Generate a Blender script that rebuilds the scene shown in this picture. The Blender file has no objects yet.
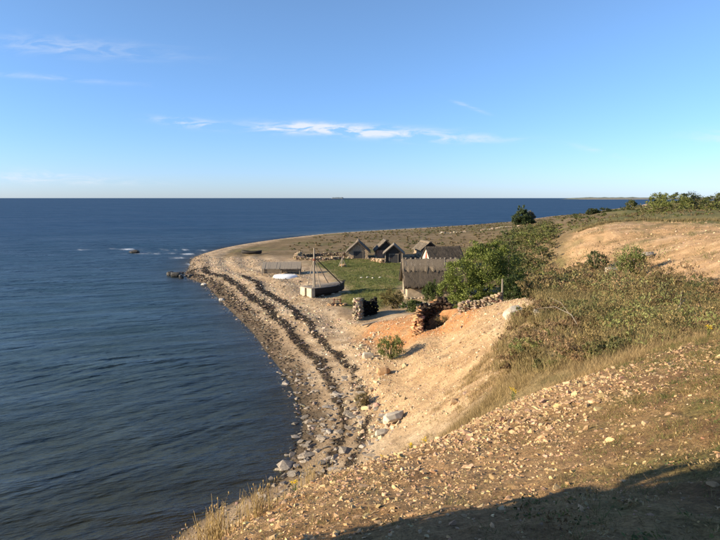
import bpy, bmesh, math, random
import numpy as np
from mathutils import Vector, Matrix
rng = np.random.default_rng(11)
random.seed(5)
R = math.radians
scene = bpy.context.scene
COL = scene.collection

# ------------------------------------------------------------------ camera
CAM_H = 13.5
cam_d = bpy.data.cameras.new('camera')
cam = bpy.data.objects.new('camera', cam_d); COL.objects.link(cam)
cam.location = (0, 0, CAM_H)
cam.rotation_euler = (R(90 - 7.26), 0, 0)
cam_d.sensor_width = 36.0
cam_d.lens = 36.0 * 565 / 720
cam_d.clip_start = 0.05
cam_d.clip_end = 300000
scene.camera = cam

# ------------------------------------------------------------------ sky, sun, exposure
SUN_EL, SUN_AZ = 18.5, 14.0          # light travels towards +x, turned SUN_AZ towards +y
tx, ty = math.cos(R(SUN_AZ)), math.sin(R(SUN_AZ))
world = bpy.data.worlds.new('World'); scene.world = world
world.use_nodes = True
nt = world.node_tree
for n in list(nt.nodes): nt.nodes.remove(n)
def WN(t, **k):
    n = nt.nodes.new(t)
    for a, b in k.items(): setattr(n, a, b)
    return n
out = WN('ShaderNodeOutputWorld'); bg = WN('ShaderNodeBackground')
sky = WN('ShaderNodeTexSky', sky_type='NISHITA', sun_disc=False)
sky.sun_elevation = R(SUN_EL); sky.sun_rotation = math.atan2(-tx, -ty)
sky.altitude = 10; sky.air_density = 1.0; sky.dust_density = 0.25; sky.ozone_density = 3.0
tc = WN('ShaderNodeTexCoord'); sep = WN('ShaderNodeSeparateXYZ')
nt.links.new(tc.outputs['Generated'], sep.inputs[0])
def M_(op, a, b=None, c=None):
    n = WN('ShaderNodeMath', operation=op)
    for i, v in enumerate((a, b, c)):
        if v is None: continue
        if isinstance(v, (int, float)): n.inputs[i].default_value = v
        else: nt.links.new(v, n.inputs[i])
    return n.outputs[0]
yy = M_('MAXIMUM', sep.outputs[1], 0.02)
uu = M_('DIVIDE', sep.outputs[0], yy)
ww = M_('DIVIDE', sep.outputs[2], yy)
comb = WN('ShaderNodeCombineXYZ')
nt.links.new(M_('MULTIPLY', uu, 15.0), comb.inputs[0]); nt.links.new(M_('MULTIPLY', ww, 75.0), comb.inputs[1])
no = WN('ShaderNodeTexNoise'); no.inputs['Scale'].default_value = 1.0
no.inputs['Detail'].default_value = 7; no.inputs['Roughness'].default_value = 0.62; no.inputs['Distortion'].default_value = 0.6
nt.links.new(comb.outputs[0], no.inputs['Vector'])
nz = no.outputs['Fac']
# wisps of high cloud: (u, w, half width, half height, tilt, strength)
total = None
for (u0, w0, a, b, sl, st) in [(-0.02, .116, .15, .009, -.045, 1.35), (-.10, .121, .05, .005, -.02, .9), (-.295, .129, .045, .0065, -.10, 1.0),
                               (.17, .101, .09, .006, .0, .45), (-.50, .255, .16, .014, -.07, .28), (-.54, .205, .13, .005, -.07, .2),
                               (-.58, .037, .09, .010, .0, .5), (-.45, .029, .10, .006, 0, .35), (.19, .155, .03, .003, -.35, .35), (.66, .105, .08, .012, .0, .4), (.42, .08, .05, .005, -.2, .25)]:
    du = M_('SUBTRACT', uu, u0)
    e1 = M_('POWER', M_('ABSOLUTE', M_('DIVIDE', du, a)), 2.0)
    dw = M_('SUBTRACT', M_('SUBTRACT', ww, w0), M_('MULTIPLY', du, sl))
    e2 = M_('POWER', M_('ABSOLUTE', M_('DIVIDE', dw, b)), 2.0)
    g = M_('MULTIPLY', M_('EXPONENT', M_('MULTIPLY', M_('ADD', e1, e2), -1.0)), st)
    total = g if total is None else M_('ADD', total, g)
wis = M_('MULTIPLY', total, M_('MULTIPLY', M_('MAXIMUM', M_('SUBTRACT', nz, 0.41), 0.0), 5.0))
fac = M_('MINIMUM', wis, 0.85)
mixc = WN('ShaderNodeMix', data_type='RGBA')
nt.links.new(fac, mixc.inputs['Factor'])
# clear northern air: hold the yellow horizon band of the model down at every azimuth alike
zr = WN('ShaderNodeValToRGB'); zr.color_ramp.interpolation = 'B_SPLINE'; e_ = zr.color_ramp.elements
for k_, (p_, c_) in enumerate([(0, (.455, .585, 1.0)), (.12, (.46, .59, .86)), (.24, (.55, .655, .80)), (.38, (.63, .68, .77)), (1, (.68, .70, .745))]):
    q_ = e_[k_] if k_ < 1 else (e_.new(p_) if k_ < 4 else e_[-1])
    q_.position = p_; q_.color = (*c_, 1)
nt.links.new(M_('MAXIMUM', sep.outputs[2], 0.0), zr.inputs[0])
skm = WN('ShaderNodeMix', data_type='RGBA', blend_type='MULTIPLY'); skm.inputs['Factor'].default_value = 1
nt.links.new(sky.outputs[0], skm.inputs['A']); nt.links.new(zr.outputs[0], skm.inputs['B'])
nt.links.new(skm.outputs['Result'], mixc.inputs['A'])
SKY_S = 0.132
mixc.inputs['B'].default_value = (3.3, 3.45, 3.7, 1)
nt.links.new(mixc.outputs['Result'], bg.inputs['Color'])
bg.inputs['Strength'].default_value = SKY_S
nt.links.new(bg.outputs[0], out.inputs['Surface'])
sd_ = bpy.data.lights.new('sun', 'SUN'); sun = bpy.data.objects.new('sun', sd_); COL.objects.link(sun)
sd_.energy = 5.0; sd_.angle = R(0.53); sd_.color = (1.0, 0.85, 0.63)
lt = Vector((tx * math.cos(R(SUN_EL)), ty * math.cos(R(SUN_EL)), -math.sin(R(SUN_EL))))
sun.rotation_euler = lt.to_track_quat('-Z', 'Y').to_euler()
sun.location = (-60, -40, 60)
scene.view_settings.view_transform = 'Standard'
scene.view_settings.look = 'None'
scene.view_settings.gamma = 1
scene.view_settings.use_curve_mapping = False
scene.view_settings.exposure = 1.02
scene.render.engine = 'CYCLES'
scene.cycles.max_bounces = 6
scene.cycles.transparent_max_bounces = 8

# ------------------------------------------------------------------ helpers
def tag(o, label=None, cat=None, group=None, kind=None):
    if label: o['label'] = label
    if cat: o['category'] = cat
    if group: o['group'] = group
    if kind: o['kind'] = kind
    return o
def link(o, parent=None):
    COL.objects.link(o)
    if parent is not None: o.parent = parent
    return o
def empty(name, loc, rz=0):
    o = bpy.data.objects.new(name, None); o.location = loc; o.rotation_euler = (0, 0, rz); o.empty_display_size = .3
    return link(o)
def mesh_np(name, v, f, mat, parent=None, col=None, smooth=False):
    v = np.asarray(v, np.float32); f = np.asarray(f, np.int32); k = f.shape[1]
    me = bpy.data.meshes.new(name)
    me.vertices.add(len(v)); me.vertices.foreach_set('co', v.ravel())
    me.loops.add(f.size); me.loops.foreach_set('vertex_index', f.ravel())
    me.polygons.add(len(f)); me.polygons.foreach_set('loop_start', np.arange(0, f.size, k, dtype=np.int32))
    me.polygons.foreach_set('loop_total', np.full(len(f), k, np.int32))
    me.polygons.foreach_set('use_smooth', np.full(len(f), bool(smooth)))
    if col is not None:
        c = np.ones((len(v), 4), np.float32); c[:, :3] = col
        at = me.color_attributes.new('Col', 'FLOAT_COLOR', 'POINT'); at.data.foreach_set('color', c.ravel())
    me.update(calc_edges=True)
    if mat: me.materials.append(mat)
    return link(bpy.data.objects.new(name, me), parent)

def sstep(a, b, x):
    t = np.clip((x - a) / (b - a), 0, 1); return t * t * (3 - 2 * t)
def _h(ix, iy, s):
    a = np.sin(ix * 127.1 + iy * 311.7 + s * 74.7) * 43758.5453
    return a - np.floor(a)
def vnoise(x, y, s=0):
    ix = np.floor(x); iy = np.floor(y); fx = x - ix; fy = y - iy
    fx = fx * fx * (3 - 2 * fx); fy = fy * fy * (3 - 2 * fy)
    return ((_h(ix, iy, s) * (1 - fx) + _h(ix + 1, iy, s) * fx) * (1 - fy) + (_h(ix, iy + 1, s) * (1 - fx) + _h(ix + 1, iy + 1, s) * fx) * fy) * 2 - 1
def fbm(x, y, s=0, o=4):
    r = 0; a = 1; t = 0
    for i in range(o):
        r = r + a * vnoise(x, y, s + i * 13.7); t += a; a *= .5; x, y = x * 2.03 + y * .3, y * 2.03 - x * .3
    return r / t
def inpoly(x, y, poly):
    c = np.zeros(np.shape(x), bool); n = len(poly)
    for i in range(n):
        x0, y0 = poly[i]; x1, y1 = poly[(i + 1) % n]
        if y0 == y1: continue
        k = ((y0 > y) != (y1 > y)) & (x < (x1 - x0) * (y - y0) / (y1 - y0) + x0)
        c ^= k
    return c
def segdist(x, y, pl, closed=False):
    d = np.full(np.shape(x), 1e9)
    n = len(pl) if closed else len(pl) - 1
    for i in range(n):
        ax, ay = pl[i]; bx, by = pl[(i + 1) % len(pl)]
        dx, dy = bx - ax, by - ay; l = dx * dx + dy * dy + 1e-9
        t = np.clip(((x - ax) * dx + (y - ay) * dy) / l, 0, 1)
        d = np.minimum(d, np.hypot(x - ax - t * dx, y - ay - t * dy))
    return d
def polymask(x, y, poly, soft):
    d = segdist(x, y, poly, True); d = np.where(inpoly(x, y, poly), d, -d)
    return sstep(-soft, soft, d)
def catmull(p, n=4):
    o = []
    for i in range(len(p) - 1):
        p0 = np.array(p[max(i - 1, 0)]); p1 = np.array(p[i]); p2 = np.array(p[i + 1]); p3 = np.array(p[min(i + 2, len(p) - 1)])
        for k in range(n):
            t = k / n
            o.append(tuple(.5 * ((2 * p1) + (-p0 + p2) * t + (2 * p0 - 5 * p1 + 4 * p2 - p3) * t * t + (-p0 + 3 * p1 - 3 * p2 + p3) * t ** 3)))
    o.append(tuple(p[-1])); return o

# ------------------------------------------------------------------ materials
def mat_new(name):
    m = bpy.data.materials.new(name); m.use_nodes = True
    t = m.node_tree; b = t.nodes['Principled BSDF']
    return m, t, b
def nd(t, typ, **k):
    n = t.nodes.new(typ)
    for a, v in k.items(): setattr(n, a, v)
    return n
def noise(t, scale, detail=4, rough=.6, vec=None):
    n = nd(t, 'ShaderNodeTexNoise'); n.inputs['Scale'].default_value = scale; n.inputs['Detail'].default_value = detail
    n.inputs['Roughness'].default_value = rough
    if vec is not None: t.links.new(vec, n.inputs['Vector'])
    return n.outputs['Fac']
def ramp(t, fac, *stops):
    r = nd(t, 'ShaderNodeValToRGB'); e = r.color_ramp.elements
    while len(e) > 1: e.remove(e[-1])
    e[0].position = stops[0][0]; e[0].color = (*stops[0][1], 1)
    for p, c in stops[1:]:
        q = e.new(p); q.color = (*c, 1)
    t.links.new(fac, r.inputs[0]); return r.outputs[0]
def mixrgb(t, mode, a, b, fac=1.0):
    m = nd(t, 'ShaderNodeMix', data_type='RGBA', blend_type=mode)
    for s, v in (('A', a), ('B', b)):
        if isinstance(v, tuple): m.inputs[s].default_value = (*v, 1)
        else: t.links.new(v, m.inputs[s])
    if isinstance(fac, (int, float)): m.inputs['Factor'].default_value = fac
    else: t.links.new(fac, m.inputs['Factor'])
    return m.outputs['Result']
def bump(t, b, h, strength, dist, normal=None):
    n = nd(t, 'ShaderNodeBump'); n.inputs['Strength'].default_value = strength; n.inputs['Distance'].default_value = dist
    t.links.new(h, n.inputs['Height'])
    if normal is not None: t.links.new(normal, n.inputs['Normal'])
    if b is not None: t.links.new(n.outputs[0], b.inputs['Normal'])
    return n.outputs[0]
def mat_plain(name, c, var=.35, scale=3.0, rough=.85, bs=.4, bd=.03, stretch=None, perobj=0.0):
    m, t, b = mat_new(name)
    tcn = nd(t, 'ShaderNodeTexCoord'); v = tcn.outputs['Object']
    if stretch:
        mp = nd(t, 'ShaderNodeMapping'); mp.inputs['Scale'].default_value = stretch; t.links.new(v, mp.inputs['Vector']); v = mp.outputs[0]
    f = noise(t, scale, 5, .65, v)
    lo = tuple(x * (1 - var) for x in c); hi = tuple(min(1, x * (1 + var)) for x in c)
    colr = ramp(t, f, (.3, lo), (.7, hi))
    if perobj:
        oi = nd(t, 'ShaderNodeObjectInfo')
        colr = mixrgb(t, 'MULTIPLY', colr, ramp(t, oi.outputs['Random'], (0, (1 - perobj,) * 3), (.5, (1.0, .93, .84)), (1, (1 + perobj * .3,) * 3)))
    t.links.new(colr, b.inputs['Base Color'])
    b.inputs['Roughness'].default_value = rough; b.inputs['Specular IOR Level'].default_value = .25
    if bs: bump(t, b, noise(t, scale * 4, 6, .7, v), bs, bd)
    return m
def mat_vc(name, rough=.9, spec=.2, var=.25, scale=6, bs=0, bd=.05, trans=0.0):
    m, t, b = mat_new(name)
    at = nd(t, 'ShaderNodeVertexColor', layer_name='Col'); c = at.outputs['Color']
    if var:
        g = nd(t, 'ShaderNodeNewGeometry')
        f = noise(t, scale, 5, .7, g.outputs['Position'])
        c = mixrgb(t, 'MULTIPLY', c, ramp(t, f, (.3, (1 - var,) * 3), (.72, (1 + var,) * 3)))
        if bs: bump(t, b, f, bs, bd)
    t.links.new(c, b.inputs['Base Color'])
    b.inputs['Roughness'].default_value = rough; b.inputs['Specular IOR Level'].default_value = spec
    if trans:
        tr = nd(t, 'ShaderNodeBsdfTranslucent'); t.links.new(c, tr.inputs['Color'])
        mx = nd(t, 'ShaderNodeMixShader'); mx.inputs[0].default_value = trans
        o = t.nodes['Material Output']
        t.links.new(b.outputs[0], mx.inputs[1]); t.links.new(tr.outputs[0], mx.inputs[2]); t.links.new(mx.outputs[0], o.inputs['Surface'])
    return m
M_LEAF = mat_vc('leaf', .6, .25, 0, trans=.25)
M_BLADE = mat_vc('grass_blade', .7, .2, 0, trans=.2)
M_STONEVC = mat_vc('loose_stone', .9, .2, .3, 14, .5, .02)
M_STONE = mat_plain('limestone', (.44, .29, .16), .3, 9, .9, .5, .02, perobj=.25)
M_SLAB = mat_plain('shore_limestone', (.30, .26, .21), .4, 7, .85, .5, .02, perobj=.45)
M_PALE = mat_plain('pale_limestone', (.50, .43, .32), .25, 5, .9, .5, .03)
M_WHITESTONE = mat_plain('white_stone', (.56, .50, .41), .15, 5, .9, .4, .03)
M_DARKROCK = mat_plain('wet_rock', (.055, .050, .042), .5, 3, .5, .6, .05)
M_WOOD = mat_plain('weathered_wood', (.19, .16, .125), .35, 3, .85, .5, .02, stretch=(1, 9, 9))
M_PALEWOOD = mat_plain('pale_grey_wood', (.27, .225, .17), .3, 3, .85, .5, .02, stretch=(1, 9, 9))
M_TAR = mat_plain('tarred_wood', (.035, .030, .027), .4, 3, .7, .5, .02, stretch=(1, 8, 8))
M_DOOR = mat_plain('dark_door_wood', (.045, .043, .042), .3, 4, .8, .5, .02, stretch=(9, 9, 1))
M_THATCH = mat_plain('grey_thatch', (.105, .082, .058), .45, 4, .95, .8, .05, stretch=(6, 1, 1))
M_THATCH2 = mat_plain('ridge_thatch', (.185, .145, .10), .45, 5, .95, .8, .06, stretch=(5, 1, 1))
M_PLASTER = mat_plain('rough_plaster_stone', (.40, .315, .215), .35, 2.2, .9, .7, .06)
M_WHITEWALL = mat_plain('white_wall', (.52, .45, .35), .2, 3, .9, .4, .03)
M_STERN = mat_plain('pale_weathered_boards', (.46, .38, .27), .25, 3, .85, .4, .02)
M_RED = mat_plain('red_paint', (.36, .07, .04), .25, 3, .8, .3, .02)
M_BOAT = mat_plain('white_boat_paint', (.78, .78, .77), .06, 2, .4, .15, .01)
M_BARK = mat_plain('bark', (.11, .085, .06), .4, 6, .9, .7, .03)
M_IRON = mat_plain('rusty_iron', (.16, .055, .03), .4, 8, .8, .4, .01)

# ------------------------------------------------------------------ terrain
SHORE = [(-60, -220), (-32, -90), (-28, -30), (-22, -12), (-16.5, 0), (-12, 9), (-9, 16), (-7, 21.8), (-4.6, 24.8), (-3.9, 26), (-3.37, 30.3), (-3.5, 33.2), (-4.24, 36.7),
         (-5.8, 42.1), (-8.5, 49.3), (-11.3, 57), (-17.2, 70.7), (-24.2, 87.4), (-30.2, 97), (-33.2, 109), (-38.2, 132),
         (-34.8, 163), (-21, 197), (0, 226), (31.8, 257), (91, 321), (176, 455), (382, 775), (758, 1413), (1700, 2300), (3200, 2700)]
SHORE_S = catmull(SHORE, 4)
LAND = SHORE_S + [(8000, 2700), (8000, -220)]
CP = np.array([
 # under and right of the camera, the near slope
 (0,0,11.9),(3,0,12.05),(8,0,12.4),(-2,0,11.6),(-4,0,11.1),(-7,-1,10.6),(-12,-1,4),(-15,0,1),(-3.2,3.6,9.5),(-5.5,3.8,7.0),(-2,2.6,11.0),
 (1.9,2.8,11.7),(1.2,3.2,11.48),(2.9,4.4,11.4),(2.36,4.33,11.06),(.25,3.35,11.34),(-.45,3.9,11.0),(-1.15,4.7,10.5),
 (-1.5,8.5,8.73),(-.2,10.9,8.0),(2.83,13.9,7.85),(4.62,13.98,8.49),(6.16,14.05,9.07),(8.23,15.1,9.3),(10.8,16.6,9.4),
 (2.5,6.6,10.28),(1.2,7,9.8),(2.35,9.06,9.46),(4.1,7.7,10.38),(4.5,6.75,11.0),(9,10,10.9),
 (0,14,5.4),(0,18,3.2),(.3,23,1.4),(-2.5,12,5.6),(-3.6,16,2.8),(-4.4,20,1.1),(-6,12,3),(-5,6,6.5),(-8,8,2.4),
 (3.5,18,5.5),(4.3,24,3.7),(4.5,27,3.5),(5.4,33,3.2),(6.5,40,3.3),(2.4,32.4,1.6),(.8,29.4,1.0),(7.4,29.3,5.0),(8.5,33.6,5.6),(9.8,39.2,5.7),(9.5,29.4,6.6),(5.7,25.7,4.5),
 (4.4,41,2.6),(2.4,44,1.9),(-.4,39.5,1.2),(-1.8,48.8,1.3),(7.3,22.4,6.4),
 (9.8,21,7.6),(13.6,31,6.6),(20.4,47,4.9),(26.8,62,4.1),(13.6,23,7.9),(19.2,33.5,6.8),(15.9,44,5.3),(22,61,3.6),
 # bluff edge above the scree
 (3.6,50,2.8),(6,47.6,3.8),(8.5,42.7,4.8),(10.5,43,5.5),(12.6,38,6.5),(8,56,2.2),(12,52,2.6),(15,50,3.2),(18,55,2.6),(22,66,2.6),(14,46,4.2),
 # far bank of the hollow
 (27.5,83,2.6),(26.5,76,2.8),(37.5,96,8.5),(34,92,7.0),(40,94.5,9.2),(47,95,9.6),(51,90,9.8),(54.5,85.5,10),(32.7,84,5.8),(29.2,74.5,4.0),
 (39.6,79.7,7.6),(33.7,67.6,6.1),(27.3,54.6,5.1),(40.8,71.8,8.2),(34,59.7,7.0),(26.6,46.7,6.3),(22.6,39.6,6.4),(39,61,9.0),(32,50,8.05),(25.5,39.8,7.2),
 (65,78,10.3),(62,60,10.4),(45,62,9.7),(50,48,10),(38,42,9.4),(38,36,9.4),(28,27,9.2),(20,14,10.4),(80,70,11.3),(60,40,11),(40,15,11.6),(100,100,11.8),
 # plateau and its flank
 (46,106,9.8),(60,120,10.1),(100,140,11.2),(75,170,9.6),(56,150,7.5),(130,240,11.6),(200,300,12.5),(300,400,12.6),(200,180,12.5),
 (34,106,6.0),(28,98,3.2),(23,92,2),(38,122,6.2),(30,120,3),(34,145,3),(44,165,4),(55,190,4),(70,235,2.3),(80,215,5),(110,270,5),(100,300,2.2),(200,430,2.4),(160,350,5),(260,440,7),(400,700,4),
 # village flat
 (-15.6,88.3,1.2),(-9.8,90,1.4),(-7.5,70,1.2),(-1.4,72,1.4),(1,56,1.5),(5.5,66,1.7),(5,72,1.8),(12,66,2.0),(11,95,1.7),(6,104,1.6),(0,113,1.5),(15,123,1.6),(-13,111,1.4),(-25,126,.9),(-24,110,1.0),
 (20,110,1.8),(15,80,1.9),(20,78,2.2),(0,150,1.5),(30,195,1.6),(-10,170,1.2),(0,200,1.2),(10,180,1.4),(50,235,1.8),(-20,98,1.1),(-5,58,1.2),(-3,84,1.5),
 # behind the camera, far land
 (0,-10,12.3),(10,-10,12.6),(-6,-10,12.2),(-10,-9,11.4),(-18,-14,6),(0,-40,12.5),(60,0,12.5),(-12,-40,9),(100,40,12.5),(0,-200,12.5),(300,0,13),(600,300,12.6),(1200,1000,9),(3000,1500,10),(3000,-200,12),(800,1000,6)], float)
MQ = 2.2
def _phi(r2): return np.sqrt(r2 + MQ * MQ)
_n = len(CP); _s = 100.
_A = np.zeros((_n + 3, _n + 3))
_A[:_n, :_n] = _phi((CP[:, None, 0] - CP[None, :, 0]) ** 2 + (CP[:, None, 1] - CP[None, :, 1]) ** 2) / _s - np.eye(_n) * .002
_Pm = np.c_[np.ones(_n), CP[:, :2] / _s]
_A[:_n, _n:] = _Pm; _A[_n:, :_n] = _Pm.T
_w = np.linalg.solve(_A, np.r_[CP[:, 2], 0, 0, 0])
def rbf(x, y):
    z = _w[_n] + _w[_n + 1] * x / _s + _w[_n + 2] * y / _s
    for i in range(_n):
        z = z + _w[i] * np.sqrt((x - CP[i, 0]) ** 2 + (y - CP[i, 1]) ** 2 + MQ * MQ) / _s
    return z
def shore_d(x, y):
    d = segdist(x, y, SHORE_S); return np.where(inpoly(x, y, LAND), d, -d)
POLY_SCREE = [(-1, 52), (.2, 40), (.8, 30), (3, 26), (6, 24.5), (8, 27), (10, 31), (13, 38), (10.8, 43), (8.5, 43.5), (6, 48.5), (3.6, 51)]
POLY_RED = [(-.5, 47), (2.5, 52), (7, 50), (10, 43.2), (8, 39.5), (5.5, 42), (3, 42), (1.5, 44)]
POLY_LAWN = [(-9, 104), (-3, 112), (4.5, 107.5), (8, 105), (9, 92), (5, 76), (4, 66), (1.6, 58), (-2.2, 64), (-2.5, 69), (-1.5, 74), (-5, 93)]
POLY_NEAR = [(-9, -20), (-8, 6), (-6, 13), (-3.5, 17), (0, 20), (3, 21.5), (7, 20), (14, 24), (28, 26), (40, 10), (40, -20)]
POLY_STONY = [(-3, 3.2), (-4, 9), (-2.5, 13), (.6, 13.5), (3, 14.6), (6, 15.2), (6.2, 12.5), (3.8, 8.5), (2.2, 5.5), (.8, 3.6), (-.5, 2.2)]
POLY_STONY2 = [(-3, 3.0), (-4, 9), (-2.5, 13), (.6, 13.5), (3, 14.6), (6, 15.2), (9, 16), (8.5, 12.5), (5.2, 7.5), (3.4, 4.5), (1.8, 2.6), (-.5, 2.0)]
POLY_BANK = [(27.5, 77), (32, 86), (36.5, 95.5), (47, 95.5), (54, 86.5), (60, 80), (52, 68), (42, 57), (35, 46), (28, 38), (24.5, 40), (25.5, 47), (26.5, 56), (28, 64)]
def ground(x, y, full=False):
    x = np.asarray(x, float); y = np.asarray(y, float)
    d = shore_d(x, y); zl = rbf(x, y)
    r = np.hypot(x, y)
    far = sstep(900, 2500, r)
    zl = np.clip(zl, .35, 13.2) * (1 - far) + 6 * far
    # hollow of the old kiln in the bluff edge
    zl = zl - 1.7 * np.exp(-(((x - 6.1) / 1.25) ** 2 + ((y - 45.9) / 1.9) ** 2) ** 2)
    steep = sstep(2.2, 3.5, zl)
    am = .035 + .10 * steep * sstep(15, 30, r)
    zl = zl + am * fbm(x / 1.6, y / 1.6, 3, 4) + .25 * steep * sstep(50, 70, r) * fbm(x / 5, y / 5, 9, 3) + .10 * sstep(100, 140, y) * fbm(x / 7, y / 7, 21, 3)
    # runnels down the far bank
    cm = polymask(x, y, POLY_BANK, 2.5)
    zl = zl + .42 * cm * fbm((x * .45 + y * .89) / 1.7, (x * .89 - y * .45) / 11, 31, 4) + .10 * cm * fbm(x / .9, y / .9, 33, 3)
    sm = polymask(x, y, POLY_SCREE, 1.0)
    zl = zl + .16 * sm * fbm((x * .3 + y * .95) / 1.3, (x * .95 - y * .3) / 6, 35, 3)
    sl = np.clip(.20 * d, 0, 1.2)
    s = sstep(.3, 5.0, d)
    z = np.where(d > 0, zl * s + sl * (1 - s), np.maximum(.10 * d, -6) - .0)
    # storm ridges on the pebble beach
    bm = sstep(2, 5, d) * sstep(22, 12, d) * sstep(20, 34, y) * sstep(180, 120, y)
    z = z + bm * .10 * np.sin(d * 1.5 + fbm(x / 9, y / 9, 5, 2) * 3)
    z = z + (.02 + .035 * sstep(22, 14, r)) * fbm(x / .33, y / .33, 8, 4) * (d > -.5) * sstep(60, 30, r)
    if full: return z, d
    return z
def gz(x, y): return float(ground(np.array([x]), np.array([y]))[0])

def lerpc(c, t, b): return c * (1 - t[:, None]) + np.array(b)[None, :] * t[:, None]
def ground_colour(x, y, z, d):
    n1 = fbm(x / 3., y / 3., 41, 4); n2 = fbm(x / .9, y / .9, 51, 4); n3 = fbm(x / 14, y / 14, 61, 3)
    c = np.tile(np.array([.20, .145, .075]), (len(x), 1))
    c = lerpc(c, sstep(.0, .35, n3 + .5 * n1), (.14, .125, .048))
    c = lerpc(c, sstep(.05, .4, fbm(x / 9, y / 5, 71, 3)) * .7, (.28, .205, .12))
    r = np.hypot(x, y)
    # plateau turf
    pl = sstep(8.9, 9.5, z) * sstep(70, 85, y)
    c = lerpc(c, pl, (.20, .175, .07)); c = lerpc(c, pl * sstep(-.2, .3, n1), (.13, .135, .05))
    # pebble beach
    be = np.maximum(sstep(24, 15, d + 5 * n3) * sstep(118, 104, y + x * .35), sstep(8, 4, d + 2 * n1)) * sstep(-1.0, 0, d) * sstep(18, 24, y)
    pc = np.array([.47, .345, .215])
    c = lerpc(c, be, pc); c = lerpc(c, be * sstep(.0, .4, n2) * .7, (.56, .44, .30)); c = lerpc(c, be * sstep(.0, .4, -n2) * .6, (.32, .225, .135))
    # village flat: worn gravel between the huts
    vg = sstep(54, 60, y) * sstep(112, 104, y) * sstep(16, 10, x) * (1 - be)
    c = lerpc(c, vg * .7, (.34, .26, .145))
    la = polymask(x + n1 * 1.2, y + n2 * 1.5, POLY_LAWN, 1.2)
    c = lerpc(c, la, (.15, .155, .045)); c = lerpc(c, la * sstep(.05, .4, n1), (.22, .19, .07)); c = lerpc(c, la * sstep(.1, .5, -n1), (.10, .125, .035)); c = lerpc(c, la * sstep(.22, .5, n2) * .7, (.28, .215, .10))
    # shrub slope and gully floor
    sh = sstep(19, 24, y) * sstep(80, 70, y) * sstep(8, 11, x) * sstep(2.4, 3, z)
    c = lerpc(c, sh, (.16, .125, .06)); c = lerpc(c, sh * sstep(0, .4, n1), (.10, .10, .04))
    # scree and far bank
    sc = polymask(x + n2 * .4, y + n1 * 1.0, POLY_SCREE, .8)
    c = lerpc(c, sc, (.53, .365, .205)); c = lerpc(c, sc * sstep(.05, .45, n1) * .6, (.60, .45, .28)); c = lerpc(c, sc * sstep(.1, .5, -n2) * .5, (.35, .215, .105))
    rd = polymask(x + n2 * .5, y + n1, POLY_RED, .8)
    c = lerpc(c, rd * .85 * sstep(-.5, .2, n2 + .2), (.50, .225, .085))
    pit = np.exp(-(((x - 6.1) / 1.25) ** 2 + ((y - 46.0) / 1.8) ** 2) ** 2); c = lerpc(c, pit, (.075, .05, .028))  # shade of the kiln hollow painted into the soil colour
    bank = polymask(x + n1 * 1.6, y + n2 * 1.6, POLY_BANK, 1.4) * sstep(9.75, 9.45, z + .2 * n2 - .012 * (x - 45))
    fl = fbm((x * .45 + y * .89) / .8, (x * .89 - y * .45) / 7, 81, 4)
    c = lerpc(c, bank, (.50, .325, .175)); c = lerpc(c, bank * sstep(.0, .35, fl) * .7, (.34, .22, .11)); c = lerpc(c, bank * sstep(.05, .4, -fl) * .6, (.58, .41, .25))
    c = lerpc(c, bank * sstep(.15, .45, n1) * .7, (.20, .165, .07))
    fs = fbm((x * .3 + y * .95) / .6, (x * .95 - y * .3) / 4, 83, 4); c = lerpc(c, sc * (1 - rd) * sstep(.05, .4, fs) * .5, (.36, .225, .115))
    # near slope
    ne = polymask(x, y, POLY_NEAR, 1.0)
    c = lerpc(c, ne, (.31, .20, .09)); c = lerpc(c, ne * sstep(.05, .4, n2) * .7, (.15, .135, .045)); c = lerpc(c, ne * sstep(.0, .4, -n2) * .75, (.16, .08, .035))
    gu = polymask(x + n1, y + n2, [(-1, 15), (3, 16), (9, 18.5), (16, 21.5), (16, 25), (9, 25), (5, 24), (1, 21)], 1.2); c = lerpc(c, gu, (.30, .22, .105)); c = lerpc(c, gu * sstep(0, .4, n2), (.20, .16, .07))
    st = polymask(x + n2 * .9, y + n1 * .9, POLY_STONY, 1.6)
    c = lerpc(c, st * .9, (.42, .265, .135)); c = lerpc(c, st * sstep(.05, .4, n2) * .65, (.27, .15, .065))
    # wave-washed edge and the lines of drift weed
    sh_on = sstep(23, 26, y) * sstep(112, 96, y)
    k = np.clip((y - 30) / 40, 0, 1)
    wn = fbm(x / 2.2, y / 2.2, 91, 3) + 1.2 * fbm(x / 6, y / 6, 97, 2) + .8 * fbm(x / .7, y / .7, 95, 2)
    def band(c0, w): return np.exp(-((d + .35 * wn - c0) / w) ** 2)
    gp = sstep(-.55, .05, fbm(x / 1.3, y / 1.3, 93, 3) + .15); b1 = band(.7 + .5 * k, .8 + .45 * k); b2 = band(2.35 + 1.2 * k, .33 + .25 * k); b3 = band(3.5 + 2.6 * k, .30 + .2 * k)
    b0 = sstep(.5, -.2, d)
    wr = np.clip(np.maximum(np.maximum(b1 * .7 * sstep(-.5, .2, n2), b2 * gp), b3 * gp * sstep(100, 60, y)) * sh_on, 0, 1)
    c = lerpc(c, sstep(2.0 + .8 * k, .3, d + .5 * wn) * sh_on * .75, (.155, .115, .078))
    c = lerpc(c, wr * .95, (.045, .032, .018))
    c = lerpc(c, b0 * .9, (.085, .07, .045))
    deep = sstep(-2, -8, d)
    c = lerpc(c, deep * .8, (.05, .05, .03))
    return np.clip(c * (1 + .10 * n2[:, None]), 0, 1)

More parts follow.
